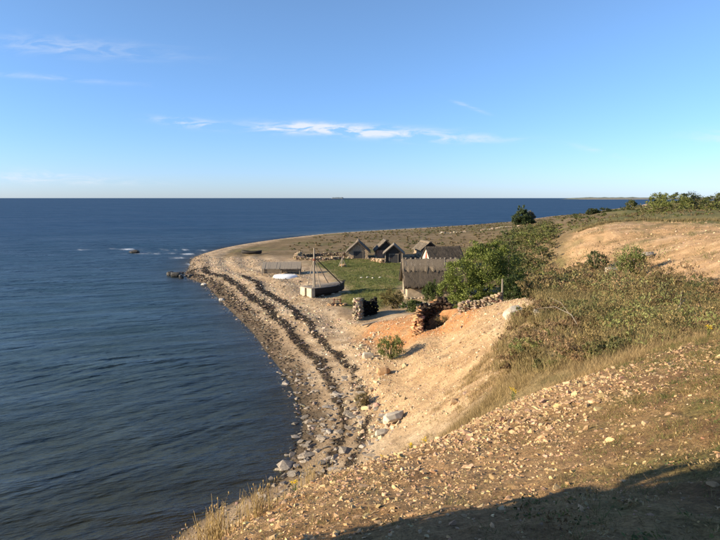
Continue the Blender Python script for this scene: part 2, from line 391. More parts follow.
def polar(r0, r1, dr, a_front, step, back_step):
    rs = [r0]
    while rs[-1] < r1: rs.append(rs[-1] * (1 + dr))
    rs = np.array(rs)
    af = np.arange(-a_front, a_front + 1e-6, step); ab = np.arange(a_front + back_step, 360 - a_front - 1e-6, back_step)
    ang = np.radians(np.r_[af, ab])
    A, RR = np.meshgrid(ang, rs)
    x = (RR * np.sin(A)).ravel(); y = (RR * np.cos(A)).ravel()
    na, nr = len(ang), len(rs)
    i = np.arange(nr - 1)[:, None] * na; j = np.arange(na)[None, :]; j2 = (j + 1) % na
    f = np.stack([i + j, i + j2, i + na + j2, i + na + j], -1).reshape(-1, 4)[:, ::-1]
    return x, y, f
gx, gy, gf = polar(.35, 3400, .0145, 41, .17, 4.0)
gzv, gd = ground(gx, gy, True)
v = np.c_[gx, gy, gzv]
# leave out the ground far under the sea
keep = (gd > -70)[gf].any(1); gf = gf[keep]
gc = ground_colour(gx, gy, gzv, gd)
mg, t, b = mat_new('ground')
at = nd(t, 'ShaderNodeVertexColor', layer_name='Col')
geo = nd(t, 'ShaderNodeNewGeometry'); pos = geo.outputs['Position']
f1 = noise(t, 9, 6, .72, pos); f2 = noise(t, 1.3, 5, .7, pos); f3 = noise(t, 38, 4, .7, pos)
cc = mixrgb(t, 'MULTIPLY', at.outputs['Color'], ramp(t, f1, (.3, (.62, .60, .58)), (.7, (1.38, 1.36, 1.32))))
cc = mixrgb(t, 'MULTIPLY', cc, ramp(t, f3, (.32, (.62, .58, .54)), (.52, (1.02, 1.02, 1.02)), (.72, (1.3, 1.3, 1.28))))
cc = mixrgb(t, 'MULTIPLY', cc, ramp(t, f2, (.3, (.75, .74, .72)), (.7, (1.22, 1.22, 1.22))))
t.links.new(cc, b.inputs['Base Color']); b.inputs['Roughness'].default_value = .95; b.inputs['Specular IOR Level'].default_value = .12
n1 = bump(t, None, f1, .6, .12); n2 = bump(t, None, f3, .8, .04, n1); bump(t, b, f2, .5, .35, n2)
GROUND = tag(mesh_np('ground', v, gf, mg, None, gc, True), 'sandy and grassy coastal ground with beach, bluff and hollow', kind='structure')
print('ground tris', len(gf) * 2)

# ------------------------------------------------------------------ water
wx, wy, wf = polar(9, 120000, .021, 41, .26, 5.0)
wd = -shore_d(wx, wy); wr_ = np.hypot(wx, wy)
keep = (wd > -3)[wf].any(1); wf = wf[keep]
wz = np.zeros_like(wx)
amp = sstep(.2, 6, wd) * sstep(300, 160, wr_)
wob = fbm(wx / 13, wy / 13, 3, 3); wob2 = fbm(wx / 5, wy / 5, 13, 2)
def phase(deg, lam):
    return (wx * math.sin(R(deg)) - wy * math.cos(R(deg))) / lam * 2 * math.pi + wob * 4.2 + wob2 * 1.1
ph = np.c_[phase(47, 1.7), phase(27, 2.5), phase(12, 4.4)]
gust = .45 + .75 * sstep(-.5, .6, fbm(wx / 18, wy / 11, 7, 3))
pw = np.c_[amp * gust * sstep(62, 34, wy), amp * gust * sstep(30, 48, wy) * sstep(110, 72, wy), amp * gust * sstep(62, 95, wy)]
wz = amp * .05 * np.sin(ph[:, 2] * .55) * sstep(40, 70, wy)
v = np.c_[wx, wy, wz]
clear = np.exp(-np.clip(wd, 0, 200) / 4.5)
# foam on the small breakers off the point and a thin line of wash at the shore
fo = np.zeros_like(wx)
for (ax, ay, bx, by, w_) in [(-66, 150, -41, 147, 1.0), (-58, 139, -36, 136, 1.1), (-50, 140, -37, 141, .5), (-44, 128, -37, 127, .7), (-37, 119, -33.5, 112, .6), (-75, 147, -60, 151, .5)]:
    fo = np.maximum(fo, np.exp(-(segdist(wx, wy, [(ax, ay), (bx, by)]) / w_) ** 2))
fo *= sstep(-.15, .35, fbm(wx / 2.5, wy / 1.2, 23, 3))
fo = np.maximum(fo, .5 * np.exp(-((wd - .3) / .25) ** 2) * sstep(.05, .5, fbm(wx / 1.6, wy / 1.6, 29, 3)) * sstep(34, 44, wy) * sstep(150, 100, wy))
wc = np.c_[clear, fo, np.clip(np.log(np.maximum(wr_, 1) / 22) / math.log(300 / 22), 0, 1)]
mw, t, b = mat_new('sea_water')
at = nd(t, 'ShaderNodeVertexColor', layer_name='Col'); sp = nd(t, 'ShaderNodeSeparateColor'); t.links.new(at.outputs['Color'], sp.inputs[0])
geo = nd(t, 'ShaderNodeNewGeometry'); pos = geo.outputs['Position']
def mapn(stretch, rot, sc, det=3, ro=.6):
    mp = nd(t, 'ShaderNodeMapping', vector_type='TEXTURE'); mp.inputs['Scale'].default_value = (stretch, 1, 1); mp.inputs['Rotation'].default_value = (0, 0, R(rot))
    t.links.new(pos, mp.inputs['Vector']); return noise(t, sc, det, ro, mp.outputs[0])
w1 = mapn(5.5, 38, 1.5, 4, .6); w2 = mapn(4.0, 16, .32, 5, .66); w3 = mapn(3.2, 44, 3.0, 4, .62); w4 = mapn(4.0, 6, .035, 5, .62)
pa = nd(t, 'ShaderNodeAttribute', attribute_name='Ph'); pb = nd(t, 'ShaderNodeAttribute', attribute_name='Pw')
sa = nd(t, 'ShaderNodeSeparateXYZ'); sb = nd(t, 'ShaderNodeSeparateXYZ'); t.links.new(pa.outputs['Vector'], sa.inputs[0]); t.links.new(pb.outputs['Vector'], sb.inputs[0])
def mth(op, a, b_=None):
    q = nd(t, 'ShaderNodeMath', operation=op)
    for k_, v_ in enumerate((a, b_)):
        if v_ is None: continue
        if isinstance(v_, (int, float)): q.inputs[k_].default_value = v_
        else: t.links.new(v_, q.inputs[k_])
    return q.outputs[0]
wj = mapn(2.5, 40, .8, 3, .6); sw = None
for k_, hgt in enumerate((.09, .14, .24)):
    p_ = mth('ADD', sa.outputs[k_], mth('MULTIPLY', wj, 3.5))
    c1_ = mth('POWER', mth('ADD', mth('MULTIPLY', mth('SINE', p_), .5), .5), 2.5)
    c2_ = mth('MULTIPLY', mth('SINE', mth('ADD', mth('MULTIPLY', p_, 2.3), mth('MULTIPLY', wj, 9.0))), .16)
    h_ = mth('MULTIPLY', mth('MULTIPLY', mth('ADD', c1_, c2_), sb.outputs[k_]), hgt)
    sw = h_ if sw is None else mth('ADD', sw, h_)
nb = bump(t, None, w4, 1.0, 3.0); nb = bump(t, None, sw, 1.0, 1.0, nb); nb = bump(t, None, w2, 1.0, .9, nb); nb = bump(t, None, w1, .7, .10, nb); nb = bump(t, None, w3, 1.0, .075, nb)
far = sp.outputs[2]; foam = sp.outputs[1]
def mr(fac, a, b_):
    q = nd(t, 'ShaderNodeMapRange'); t.links.new(fac, q.inputs[0]); q.inputs[3].default_value = a; q.inputs[4].default_value = b_; return q.outputs[0]
def mth(op, a, b_):
    q = nd(t, 'ShaderNodeMath', operation=op)
    for k_, v_ in enumerate((a, b_)):
        if isinstance(v_, (int, float)): q.inputs[k_].default_value = v_
        else: t.links.new(v_, q.inputs[k_])
    return q.outputs[0]
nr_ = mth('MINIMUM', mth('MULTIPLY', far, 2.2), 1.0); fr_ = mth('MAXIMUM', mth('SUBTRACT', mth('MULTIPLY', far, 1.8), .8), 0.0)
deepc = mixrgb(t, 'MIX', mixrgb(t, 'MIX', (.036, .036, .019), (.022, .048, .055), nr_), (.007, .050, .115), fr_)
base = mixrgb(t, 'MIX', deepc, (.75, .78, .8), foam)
t.nodes.remove(b)
df = nd(t, 'ShaderNodeBsdfDiffuse'); t.links.new(base, df.inputs['Color']); t.links.new(nb, df.inputs['Normal'])
trn = nd(t, 'ShaderNodeBsdfTransparent'); trn.inputs[0].default_value = (.62, .62, .50, 1)
mb_ = nd(t, 'ShaderNodeMixShader'); t.links.new(mth('MULTIPLY', sp.outputs[0], mth('SUBTRACT', 1.0, foam)), mb_.inputs[0]); t.links.new(df.outputs[0], mb_.inputs[1]); t.links.new(trn.outputs[0], mb_.inputs[2])
gl = nd(t, 'ShaderNodeBsdfGlossy'); t.links.new(mr(far, .08, .42), gl.inputs['Roughness']); t.links.new(nb, gl.inputs['Normal'])
fr = nd(t, 'ShaderNodeFresnel'); fr.inputs[0].default_value = 1.333; t.links.new(nb, fr.inputs['Normal'])
patch = mth('MULTIPLY', mth('MULTIPLY', mr(w2, .0, 2.0), mr(w4, .5, 1.5)), mr(w1, .6, 1.4))
cap = mth('MULTIPLY', mth('SUBTRACT', mr(nr_, .10, .25), mth('MULTIPLY', fr_, .11)), patch)
fac = mth('MINIMUM', fr.outputs[0], cap)
mx = nd(t, 'ShaderNodeMixShader'); t.links.new(mth('MULTIPLY', fac, mth('SUBTRACT', 1.0, foam)), mx.inputs[0]); t.links.new(mb_.outputs[0], mx.inputs[1]); t.links.new(gl.outputs[0], mx.inputs[2])
t.links.new(mx.outputs[0], t.nodes['Material Output'].inputs['Surface'])
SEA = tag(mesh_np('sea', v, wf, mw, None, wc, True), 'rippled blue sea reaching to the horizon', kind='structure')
for an, arr in (('Ph', ph), ('Pw', pw)):
    av = SEA.data.attributes.new(an, 'FLOAT_VECTOR', 'POINT'); av.data.foreach_set('vector', arr.astype(np.float32).ravel())
print('sea tris', len(wf) * 2)

# far low headland and an island on the horizon
def lowland(name, label, ax, ay, bx, by, depth, hmax, seed, cols, n=160):
    L = math.hypot(bx - ax, by - ay); ux, uy = (bx - ax) / L, (by - ay) / L; nx_, ny_ = -uy, ux
    s = np.linspace(0, 1, n); rows = np.linspace(0, 1, 7)
    S, W_ = np.meshgrid(s, rows)
    prof = np.array([0, .12, .16, .75, 1, .8, 0])
    taper = sstep(0, .10, S) * sstep(1.0, .97, S)
    hh = hmax * prof[:, None] * (.75 + .35 * fbm(S * n / 3, W_ * 5, seed, 3)) * (taper * .8 + .2 * sstep(0, .03, S))
    hh[0] = -.5; hh[-1] = -.5
    x = ax + ux * L * S + nx_ * depth * W_; y = ay + uy * L * S + ny_ * depth * W_
    vv = np.c_[x.ravel(), y.ravel(), hh.ravel()]
    i = np.arange(6)[:, None] * n; j = np.arange(n - 1)[None]
    ff = np.stack([i + j, i + j + 1, i + n + j + 1, i + n + j], -1).reshape(-1, 4)
    c = np.where((W_.ravel() < .35)[:, None], np.array(cols[0]), np.array(cols[1]))
    return tag(mesh_np(name, vv, ff, M_FAR, None, c, True), label, kind='structure')
M_FAR = mat_vc('far_land', .95, .1, .3, .02)
lowland('headland', 'low wooded headland far across the water', 2350, 5800, 4300, 6300, 600, 26, 4, [(.34, .29, .21), (.16, .17, .13)])
lowland('distant_island', 'tiny island with painted haze on the horizon', -620, 12000, -350, 12000, 250, 34, 9, [(.16, .18, .18), (.15, .18, .19)], 40)  # distance haze is put into the blue-grey colours

# ------------------------------------------------------------------ scatter tools
def make_hull_templates(n, npt, flat, seed):
    r = np.random.default_rng(seed); out_ = []
    for k in range(n):
        bm = bmesh.new()
        p = r.normal(size=(npt, 3)); p /= np.abs(p).max(1, keepdims=True) ** .75 * np.linalg.norm(p, axis=1, keepdims=True) ** .25
        p *= np.array([.5, .5 * r.uniform(.6, .95), .5 * flat * r.uniform(.7, 1.2)])
        for q in p: bm.verts.new(q)
        res = bmesh.ops.convex_hull(bm, input=bm.verts)
        loose = [v_ for v_ in bm.verts if not v_.link_faces]
        for v_ in loose: bm.verts.remove(v_)
        bmesh.ops.triangulate(bm, faces=bm.faces); bmesh.ops.recalc_face_normals(bm, faces=bm.faces)
        bm.verts.index_update()
        V = np.array([v_.co[:] for v_ in bm.verts]); F = np.array([[q.index for q in f_.verts] for f_ in bm.faces])
        out_.append((V, F)); bm.free()
    return out_
T_ROCK = make_hull_templates(14, 11, .62, 3)
T_SLAB = make_hull_templates(12, 11, .34, 4)
T_MIX = T_ROCK + T_SLAB
T_BLOCK = make_hull_templates(10, 22, .85, 6)
T_BOULD = make_hull_templates(8, 40, .8, 26)
def rotm(rz, rx, ry):
    cz, sz, cx, sx, cy, sy = np.cos(rz), np.sin(rz), np.cos(rx), np.sin(rx), np.cos(ry), np.sin(ry)
    z0 = np.zeros_like(cz); o = np.ones_like(cz)
    def mk(a): return np.stack([np.stack(q, -1) for q in a], -2)
    Z = mk([[cz, -sz, z0], [sz, cz, z0], [z0, z0, o]]); X = mk([[o, z0, z0], [z0, cx, -sx], [z0, sx, cx]]); Y = mk([[cy, z0, sy], [z0, o, z0], [-sy, z0, cy]])
    return Z @ X @ Y
def stones_mesh(pts, size, templ, cols, tilt=.35, r=rng):
    """one mesh of many loose stones"""
    n = len(pts); k = r.integers(0, len(templ), n); M3 = rotm(r.uniform(0, 6.28, n), r.normal(0, tilt, n), r.normal(0, tilt, n)) * np.asarray(size)[:, None, None]
    VV, FF, CC = [], [], []; off = 0
    for ti, (V, F) in enumerate(templ):
        idx = np.where(k == ti)[0]
        if not len(idx): continue
        w = np.einsum('nij,vj->nvi', M3[idx], V) + pts[idx][:, None, :]
        VV.append(w.reshape(-1, 3)); FF.append((F[None] + (np.arange(len(idx)) * len(V))[:, None, None] + off).reshape(-1, 3))
        CC.append(np.repeat(cols[idx], len(V), 0)); off += len(idx) * len(V)
    return np.concatenate(VV), np.concatenate(FF), np.concatenate(CC)
def scatter(poly, n, r=rng):
    p = np.array(poly); lo, hi = p.min(0), p.max(0); out_ = np.zeros((0, 2))
    while len(out_) < n:
        q = r.uniform(lo, hi, (n * 2, 2)); out_ = np.r_[out_, q[inpoly(q[:, 0], q[:, 1], poly)]]
    return out_[:n]
def stonecols(n, base, var=.3, r=rng):
    k = np.array(base)[None] * (1 + r.normal(0, var, (n, 1))); k = k * (1 + r.normal(0, .06, (n, 3)))
    return np.clip(k, .02, .85)
ROCK_MESH = []
for i, (V, F) in enumerate(T_ROCK + T_SLAB):
    me = bpy.data.meshes.new('stone'); me.from_pydata([tuple(a) for a in V], [], [tuple(int(q) for q in f_) for f_ in F]); me.update()
    ROCK_MESH.append(me)
for me in ROCK_MESH[:14]: me.materials.append(M_STONE)
for me in ROCK_MESH[14:]: me.materials.append(M_SLAB)
def stone_parts(name, pts, size, lo, hi, sink=.25, tilt=.35):
    for p, s in zip(pts, size):
        o = bpy.data.objects.new(name, ROCK_MESH[random.randrange(lo, hi)])
        o.location = (p[0], p[1], p[2]); o.scale = (s, s * random.uniform(.75, 1.1), s * random.uniform(.7, 1.1))
        o.rotation_euler = (random.gauss(0, tilt), random.gauss(0, tilt), random.uniform(0, 6.28)); link(o, GROUND)
def on_ground(xy, lift=0):
    return np.c_[xy, ground(xy[:, 0], xy[:, 1]) + lift]

# loose stone on the near slope
xy = scatter(POLY_STONY, 260); sz = (.055 + rng.gamma(2.5, .020, 260)) * (.55 + .55 * sstep(4, 12, xy[:, 1])); p = on_ground(xy); p[:, 2] += sz * .06
stone_parts('stone', p, sz, 0, 14)
def stuff_stones(name, label, poly, n, smin, gm, gs, templ, base, var=.28, dens=None, near=False):
    xy = scatter(poly, n)
    if dens is not None: xy = xy[dens(xy[:, 0], xy[:, 1]) > rng.uniform(0, 1, len(xy))]
    s = smin + rng.gamma(gm, gs, len(xy))
    if near: s = s * (.45 + .6 * sstep(3.5, 12, xy[:, 1]))
    p = on_ground(xy); p[:, 2] += s * rng.uniform(-.12, .10, len(s))
    V, F, C = stones_mesh(p, s, templ, stonecols(len(xy), base, var))
    return tag(mesh_np(name, V, F, M_STONEVC, None, C), label, 'stones', kind='stuff')
stuff_stones('rubble', 'loose angular limestone rubble on the near slope', POLY_STONY2, 21000, .021, 2.0, .021, T_MIX, (.46, .305, .165), var=.22, near=True, dens=lambda x, y: np.clip(.15 + .75 * polymask(x, y, POLY_STONY, 1.3) + .9 * fbm(x / 1.2, y / 1.2, 201, 3), .05, 1))
stuff_stones('scattered_stones', 'small stones scattered in the dry grass of the near slope', [(.5, 2), (3, 7), (6, 13), (9, 16), (14, 20), (16, 16), (8, 6), (5, 2)], 10500, .013, 2, .012, T_ROCK, (.38, .25, .14), near=True, dens=lambda x, y: np.clip(.5 + 1.2 * fbm(x / 1.0, y / 1.0, 203, 3), .1, 1))
stuff_stones('scree', 'pale scree stones lying down the sandy bluff face', POLY_SCREE, 6300, .03, 2, .028, T_ROCK, (.47, .345, .215))
stuff_stones('bank_rubble', 'stones strewn down the far sunlit bank', POLY_BANK, 5000, .05, 1.6, .05, T_ROCK, (.48, .335, .20), dens=lambda x, y: np.clip(.5 + 1.2 * fbm(x / 3, y / 3, 261, 3), .05, 1))

stuff_stones('bluff_rubble', 'pale broken blocks at the foot of the orange bluff', [(-1.6, 33), (-2, 45), (.6, 49), (3.4, 45), (4.0, 38), (3.4, 32), (2.6, 27), (.6, 28)], 1500, .05, 1.5, .075, T_BLOCK, (.45, .345, .22), dens=lambda x, y: np.exp(-((x - .75) / 1.3) ** 2) * np.clip(.5 + 1.3 * fbm(x / 1.5, y / 1.5, 221, 3), .04, 1))
# shore: slabs one can pick out, then shingle
POLY_SHOREN = [(-5.2, 23.5), (-3.9, 31), (-4.6, 37), (-6.5, 43), (-3, 43), (0, 37), (1.8, 31), (1.5, 26), (-1, 22)]
xy = scatter(POLY_SHOREN, 420); dd = shore_d(xy[:, 0], xy[:, 1]); xy = xy[(dd > -.5) & (dd < 4.8)][:240]
sz = .22 + rng.gamma(2.2, .10, len(xy)); p = on_ground(xy); p[:, 2] += sz * .05
stone_parts('shore_slab', p, sz, 14, 26, tilt=.16)
POLY_SHORE = [(-8, 21), (-6, 31), (-8, 42), (-14, 57), (-20, 70), (-27, 87), (-35, 96), (-40, 110), (-44, 130), (-36, 132), (-28, 112), (-22, 97), (-14, 82), (-8, 70), (-3, 57), (0, 45), (2, 36), (2.5, 27), (0, 21)]
def shingle(name, label, n, lo, hi, smin, gm, gs, templ, base, var):
    xy = scatter(POLY_SHORE, n); d_ = shore_d(xy[:, 0], xy[:, 1])
    xy = xy[(d_ > lo) & (d_ < hi)]
    s = (smin + rng.gamma(gm, gs, len(xy))) * (.8 + .4 * sstep(30, 90, xy[:, 1])); p = on_ground(xy); p[:, 2] += s * .06
    V, F, C = stones_mesh(p, s, templ, stonecols(len(xy), base, var), .25)
    tag(mesh_np(name, V, F, M_STONEVC, None, C), label, 'stones', kind='stuff')
shingle('shingle', 'grey and brown shingle along the water edge', 9000, -.8, 4.5, .06, 2, .05, T_SLAB, (.22, .175, .13), .5)
shingle('beach_pebbles', 'pale pebbles spread over the upper beach', 8000, 3.5, 14, .05, 2, .035, T_ROCK, (.45, .37, .27), .3)
xy = scatter([(-12, 62), (-18, 76), (-26, 92), (-32, 105), (-30, 125), (-14, 108), (-9, 94), (-6, 80), (-8, 74), (-2, 68), (-3, 60), (0, 52), (-3, 48)], 5000); s = .08 + rng.gamma(2, .045, len(xy)); p = on_ground(xy)
V, F, C = stones_mesh(p, s, T_ROCK, stonecols(len(xy), (.40, .31, .21), .5), .25)
tag(mesh_np('beach_cobbles', V, F, M_STONEVC, None, C), 'mixed cobbles strewn around the boats on the upper beach', 'stones', kind='stuff')
# drift weed: flattened dark clumps along the two tide lines
xy = scatter(POLY_SHORE, 80000); d_ = shore_d(xy[:, 0], xy[:, 1]); k = np.clip((xy[:, 1] - 30) / 40, 0, 1)
wn = fbm(xy[:, 0] / 2.2, xy[:, 1] / 2.2, 91, 3) + 1.2 * fbm(xy[:, 0] / 6, xy[:, 1] / 6, 97, 2) + .8 * fbm(xy[:, 0] / .7, xy[:, 1] / .7, 95, 2); dw = d_ + .35 * wn
gp = fbm(xy[:, 0] / 1.3, xy[:, 1] / 1.3, 93, 3) + .15 > -.3
sel = gp & ((np.abs(dw - (2.35 + 1.2 * k)) < .26 + .25 * k) | ((np.abs(dw - (3.5 + 2.6 * k)) < .22 + .2 * k) & (xy[:, 1] < 90)) | ((np.abs(dw - (.8 + .5 * k)) < .6 + .25 * k) & (rng.uniform(0, 1, len(xy)) < .22)))
xy = xy[sel & (xy[:, 1] < 105) & (xy[:, 1] > 24.5)][:11000]; s = (.085 + rng.gamma(2, .035, len(xy))) * (.8 + .9 * sstep(30, 80, xy[:, 1])); p = on_ground(xy); p[:, 2] += .01
V, F, C = stones_mesh(p, s, T_SLAB, stonecols(len(xy), (.040, .029, .017), .35), .3)
tag(mesh_np('drift_weed', V, F, M_STONEVC, None, C), 'dark lines of dried seaweed washed up along the beach', 'seaweed', kind='stuff')

# ------------------------------------------------------------------ leaves, grass
def leaf_quads(c, size, cols, r=rng, up=.3, aspect=.32, stand=0.0):
    n = len(c); a = r.normal(size=(n, 3)); a[:, 2] += stand * np.sign(a[:, 2]); a /= np.linalg.norm(a, axis=1, keepdims=True)
    q = r.normal(size=(n, 3)); q[:, 2] += up; b_ = np.cross(a, q); b_ /= np.linalg.norm(b_, axis=1, keepdims=True) + 1e-9
    s = np.asarray(size)[:, None]; a = a * s * .5; b_ = b_ * s * aspect
    V = np.stack([c - a, c - b_, c + a, c + b_], 1).reshape(-1, 3)
    return V, np.arange(4 * n).reshape(-1, 4), np.repeat(cols, 4, 0)
def leafcols(n, ca, cb, var=.2, r=rng):
    t_ = r.uniform(0, 1, (n, 1)); c = np.array(ca)[None] * (1 - t_) + np.array(cb)[None] * t_
    return np.clip(c * (1 + r.normal(0, var, (n, 1))), .006, .6)
def crown_points(n, lobes, r=rng, shell=.55, per=55, sd=.13):
    """points in clumps spread over the outer volume of several lobes (x,y,z,rx,ry,rz)"""
    w = np.array([l[3] * l[4] + l[4] * l[5] for l in lobes]); w = w / w.sum(); P = []
    for l, c in zip(lobes, r.multinomial(n, w)):
        ncl = max(6, c // per)
        dirs = r.normal(size=(ncl, 3)); dirs /= np.linalg.norm(dirs, axis=1, keepdims=True)
        rad = shell + (1.05 - shell) * r.uniform(0, 1, (ncl, 1)) ** .6
        cl = dirs * rad
        idx = r.integers(0, ncl, c); q = cl[idx] + r.normal(0, sd, (c, 3))
        P.append(q * np.array(l[3:6]) + np.array(l[:3]))
    return np.concatenate(P)
def tube(pts, rad, n=7):
    """tapered tube along a polyline"""
    pts = np.array(pts, float); V = []; F = []
    for i, p_ in enumerate(pts):
        tdir = pts[min(i + 1, len(pts) - 1)] - pts[max(i - 1, 0)]; tdir /= np.linalg.norm(tdir) + 1e-9
        a = np.cross(tdir, [0, 0, 1.0]);
        if np.linalg.norm(a) < .1: a = np.cross(tdir, [1.0, 0, 0])
        a /= np.linalg.norm(a); b_ = np.cross(tdir, a)
        for k in range(n):
            th = 2 * math.pi * k / n; V.append(p_ + rad[i] * (math.cos(th) * a + math.sin(th) * b_))
    for i in range(len(pts) - 1):
        for k in range(n):
            F.append((i * n + k, i * n + (k + 1) % n, (i + 1) * n + (k + 1) % n, (i + 1) * n + k))
    F.append(tuple(range(n))[::-1]); F.append(tuple((len(pts) - 1) * n + k for k in range(n)))
    return V, F
class MB:
    def __init__(s): s.v = []; s.f = []
    def add(s, V, F, xf=None):
        o = len(s.v)
        for p_ in V: s.v.append(tuple(xf @ Vector(p_)) if xf is not None else tuple(p_))
        for f_ in F: s.f.append(tuple(int(i) + o for i in f_))
        return s
    def tube(s, pts, rad, n=7):
        if isinstance(rad, (int, float)): rad = [rad] * len(pts)
        V, F = tube(pts, rad, n); return s.add(V, F)
    def box(s, lo, hi, xf=None):
        x0, y0, z0 = lo; x1, y1, z1 = hi
        V = [(x0, y0, z0), (x1, y0, z0), (x1, y1, z0), (x0, y1, z0), (x0, y0, z1), (x1, y0, z1), (x1, y1, z1), (x0, y1, z1)]
        return s.add(V, [(3, 2, 1, 0), (4, 5, 6, 7), (0, 1, 5, 4), (1, 2, 6, 5), (2, 3, 7, 6), (3, 0, 4, 7)], xf)
    def beam(s, a, b_, w, h):
        a, b_ = Vector(a), Vector(b_); d_ = b_ - a; q = d_.to_track_quat('X', 'Z').to_matrix().to_4x4(); q.translation = a
        return s.box((0, -w / 2, -h / 2), (d_.length, w / 2, h / 2), q)
    def build(s, name, mat, parent=None, smooth=False, bevel=0):
        me = bpy.data.meshes.new(name); me.from_pydata(s.v, [], s.f); me.update(); me.materials.append(mat)
        bm = bmesh.new(); bm.from_mesh(me); bmesh.ops.recalc_face_normals(bm, faces=bm.faces); bm.to_mesh(me); bm.free()
        if smooth:
            for q in me.polygons: q.use_smooth = True
        o = link(bpy.data.objects.new(name, me), parent)
        if bevel:
            m_ = o.modifiers.new('bevel', 'BEVEL'); m_.width = bevel; m_.segments = 2
        return o
def shrub(name, label, x, y, rx, ry, h, n, leaf, ca, cb, stems=6, cat='shrub', group=None, lobes=None, z=None, seed=0, stem_mat=None):
    r = np.random.default_rng(seed + 100); z0 = gz(x, y) if z is None else z
    root = empty(name, (x, y, z0)); tag(root, label, cat, group)
    if lobes is None:
        lobes = [(0, 0, h * .5, rx * .8, ry * .8, h * .5)]
        for i in range(5):
            a = r.uniform(0, 6.28); lobes.append((math.cos(a) * rx * .5, math.sin(a) * ry * .5, h * r.uniform(.35, .75), rx * r.uniform(.35, .55), ry * r.uniform(.35, .55), h * r.uniform(.25, .36)))
    P = crown_points(n, lobes, r); P[:, 2] = np.maximum(P[:, 2], .03)
    V, F, C = leaf_quads(P, leaf * r.uniform(.6, 1.4, n), leafcols(n, ca, cb, .2, r), r)
    mesh_np('foliage', V, F, M_LEAF, root, C)
    mb = MB()
    for i in range(stems):
        l = lobes[i % len(lobes)]; e = (l[0] + r.normal(0, .1 * rx), l[1] + r.normal(0, .1 * ry), l[2] + l[5] * .5)
        mb.tube([(r.normal(0, .05 * rx), r.normal(0, .05 * rx), -.15), (e[0] * .45, e[1] * .45, e[2] * .5), e], [.02 * h + .012, .014 * h + .008, .004])
    mb.build('stem', stem_mat or M_BARK, root)
    return root
def grass_blades(xy, h, w, cols, lean=.5, r=rng):
    n = len(xy); w = np.zeros(n) + w; p = on_ground(xy, -.01); a = r.uniform(0, 6.28, n); dx, dy = np.cos(a) * w / 2, np.sin(a) * w / 2
    l = r.normal(0, lean, (n, 2)) * h[:, None]
    v0 = p + np.c_[dx, dy, np.zeros(n)]; v1 = p - np.c_[dx, dy, np.zeros(n)]; v2 = p + np.c_[l, h]
    return np.stack([v0, v1, v2], 1).reshape(-1, 3), np.arange(3 * n).reshape(-1, 3), np.repeat(cols, 3, 0)
def tufts(poly, ntuft, per, spread, r=rng, dens=None):
    c = scatter(poly, ntuft, r)
    if dens is not None: c = c[dens(c[:, 0], c[:, 1]) > r.uniform(0, 1, len(c))]
    k = np.repeat(np.arange(len(c)), per)
    return c[k] + r.normal(0, spread, (len(k), 2)), k

# --- dry grass along the break of the near slope
EDGE = [(-.6, 10.8), (1.2, 12.2), (2.8, 13.6), (4.8, 14.0), (6.4, 14.3), (10.8, 16.6), (15, 19.5), (14, 22), (9, 19), (5.5, 17.5), (3.4, 17), (1.2, 15.5), (-.6, 14)]
ed = lambda x, y: np.clip(.45 + 1.6 * fbm(x / 1.5, y / 1.5, 211, 3), .04, 1)
xy, k = tufts(EDGE, 2600, 22, .08, dens=ed); h = (rng.gamma(5, .034, len(xy)) + .04) * rng.uniform(.5, 1.2, k.max() + 1)[k]
V, F, C = grass_blades(xy, h, .008, leafcols(len(xy), (.46, .32, .15), (.26, .18, .08), .25) * rng.uniform(.55, 1.2, (k.max() + 1, 1))[k], .55)
tag(mesh_np('dry_grass', V, F, M_BLADE, None, C), 'golden dry grass along the break of the near slope', 'grass', kind='stuff')
# dry grass down on the foot of the scree
SC_GR = [(1.8, 24), (3.4, 28), (5.5, 29.5), (7.5, 31), (8.5, 29), (8, 25), (6.5, 21), (4, 19), (1.5, 20)]
xy, k = tufts(SC_GR, 2000, 20, .12, dens=ed); h = (rng.gamma(5, .042, len(xy)) + .05) * rng.uniform(.5, 1.2, k.max() + 1)[k]
V, F, C = grass_blades(xy, h, .014, leafcols(len(xy), (.40, .28, .135), (.22, .17, .07), .25), .5)
tag(mesh_np('dry_grass', V, F, M_BLADE, None, C), 'pale dry grass in the gully below the scree', 'grass', kind='stuff')
# short tufts over the near slope
NEARG = [(-.6, 1.4), (.8, 3.6), (2.2, 5.5), (3.8, 8.5), (6.0, 12.5), (6.5, 15.5), (14, 20.5), (18, 20), (18, 8), (10, 2), (4, 1.2)]
gd_ = lambda x, y: np.clip(.55 + 1.3 * fbm(x / 1.1, y / 1.1, 141, 3), .05, 1)
xy, k = tufts(NEARG, 15000, 16, .045, dens=gd_); h = (rng.gamma(3, .016, len(xy)) + .012) * (.7 + .5 * sstep(3, 10, xy[:, 1]))
tc_ = rng.uniform(0, 1, k.max() + 1)[k]; c1 = leafcols(len(xy), (.13, .14, .04), (.085, .11, .03), .2); c2 = leafcols(len(xy), (.30, .22, .09), (.19, .13, .055), .25)
C0 = np.where((tc_ < .30)[:, None], c1, c2)
V, F, C = grass_blades(xy, h, .005 + .004 * sstep(4, 12, xy[:, 1]), C0, .9)
tag(mesh_np('turf_tufts', V, F, M_BLADE, None, C), 'short green and straw coloured tufts on the near slope', 'grass', kind='stuff')
xy, k = tufts(POLY_STONY, 1500, 14, .05, dens=lambda x, y: np.clip(.25 + 1.3 * fbm(x / .9, y / .9, 151, 3), 0, 1)); h = rng.gamma(3, .016, len(xy)) + .02
V, F, C = grass_blades(xy, h, .005, leafcols(len(xy), (.30, .22, .09), (.12, .12, .04), .25), .7)
tag(mesh_np('turf_tufts', V, F, M_BLADE, None, C), 'sparse tufts growing between the stones of the near slope', 'grass', kind='stuff')

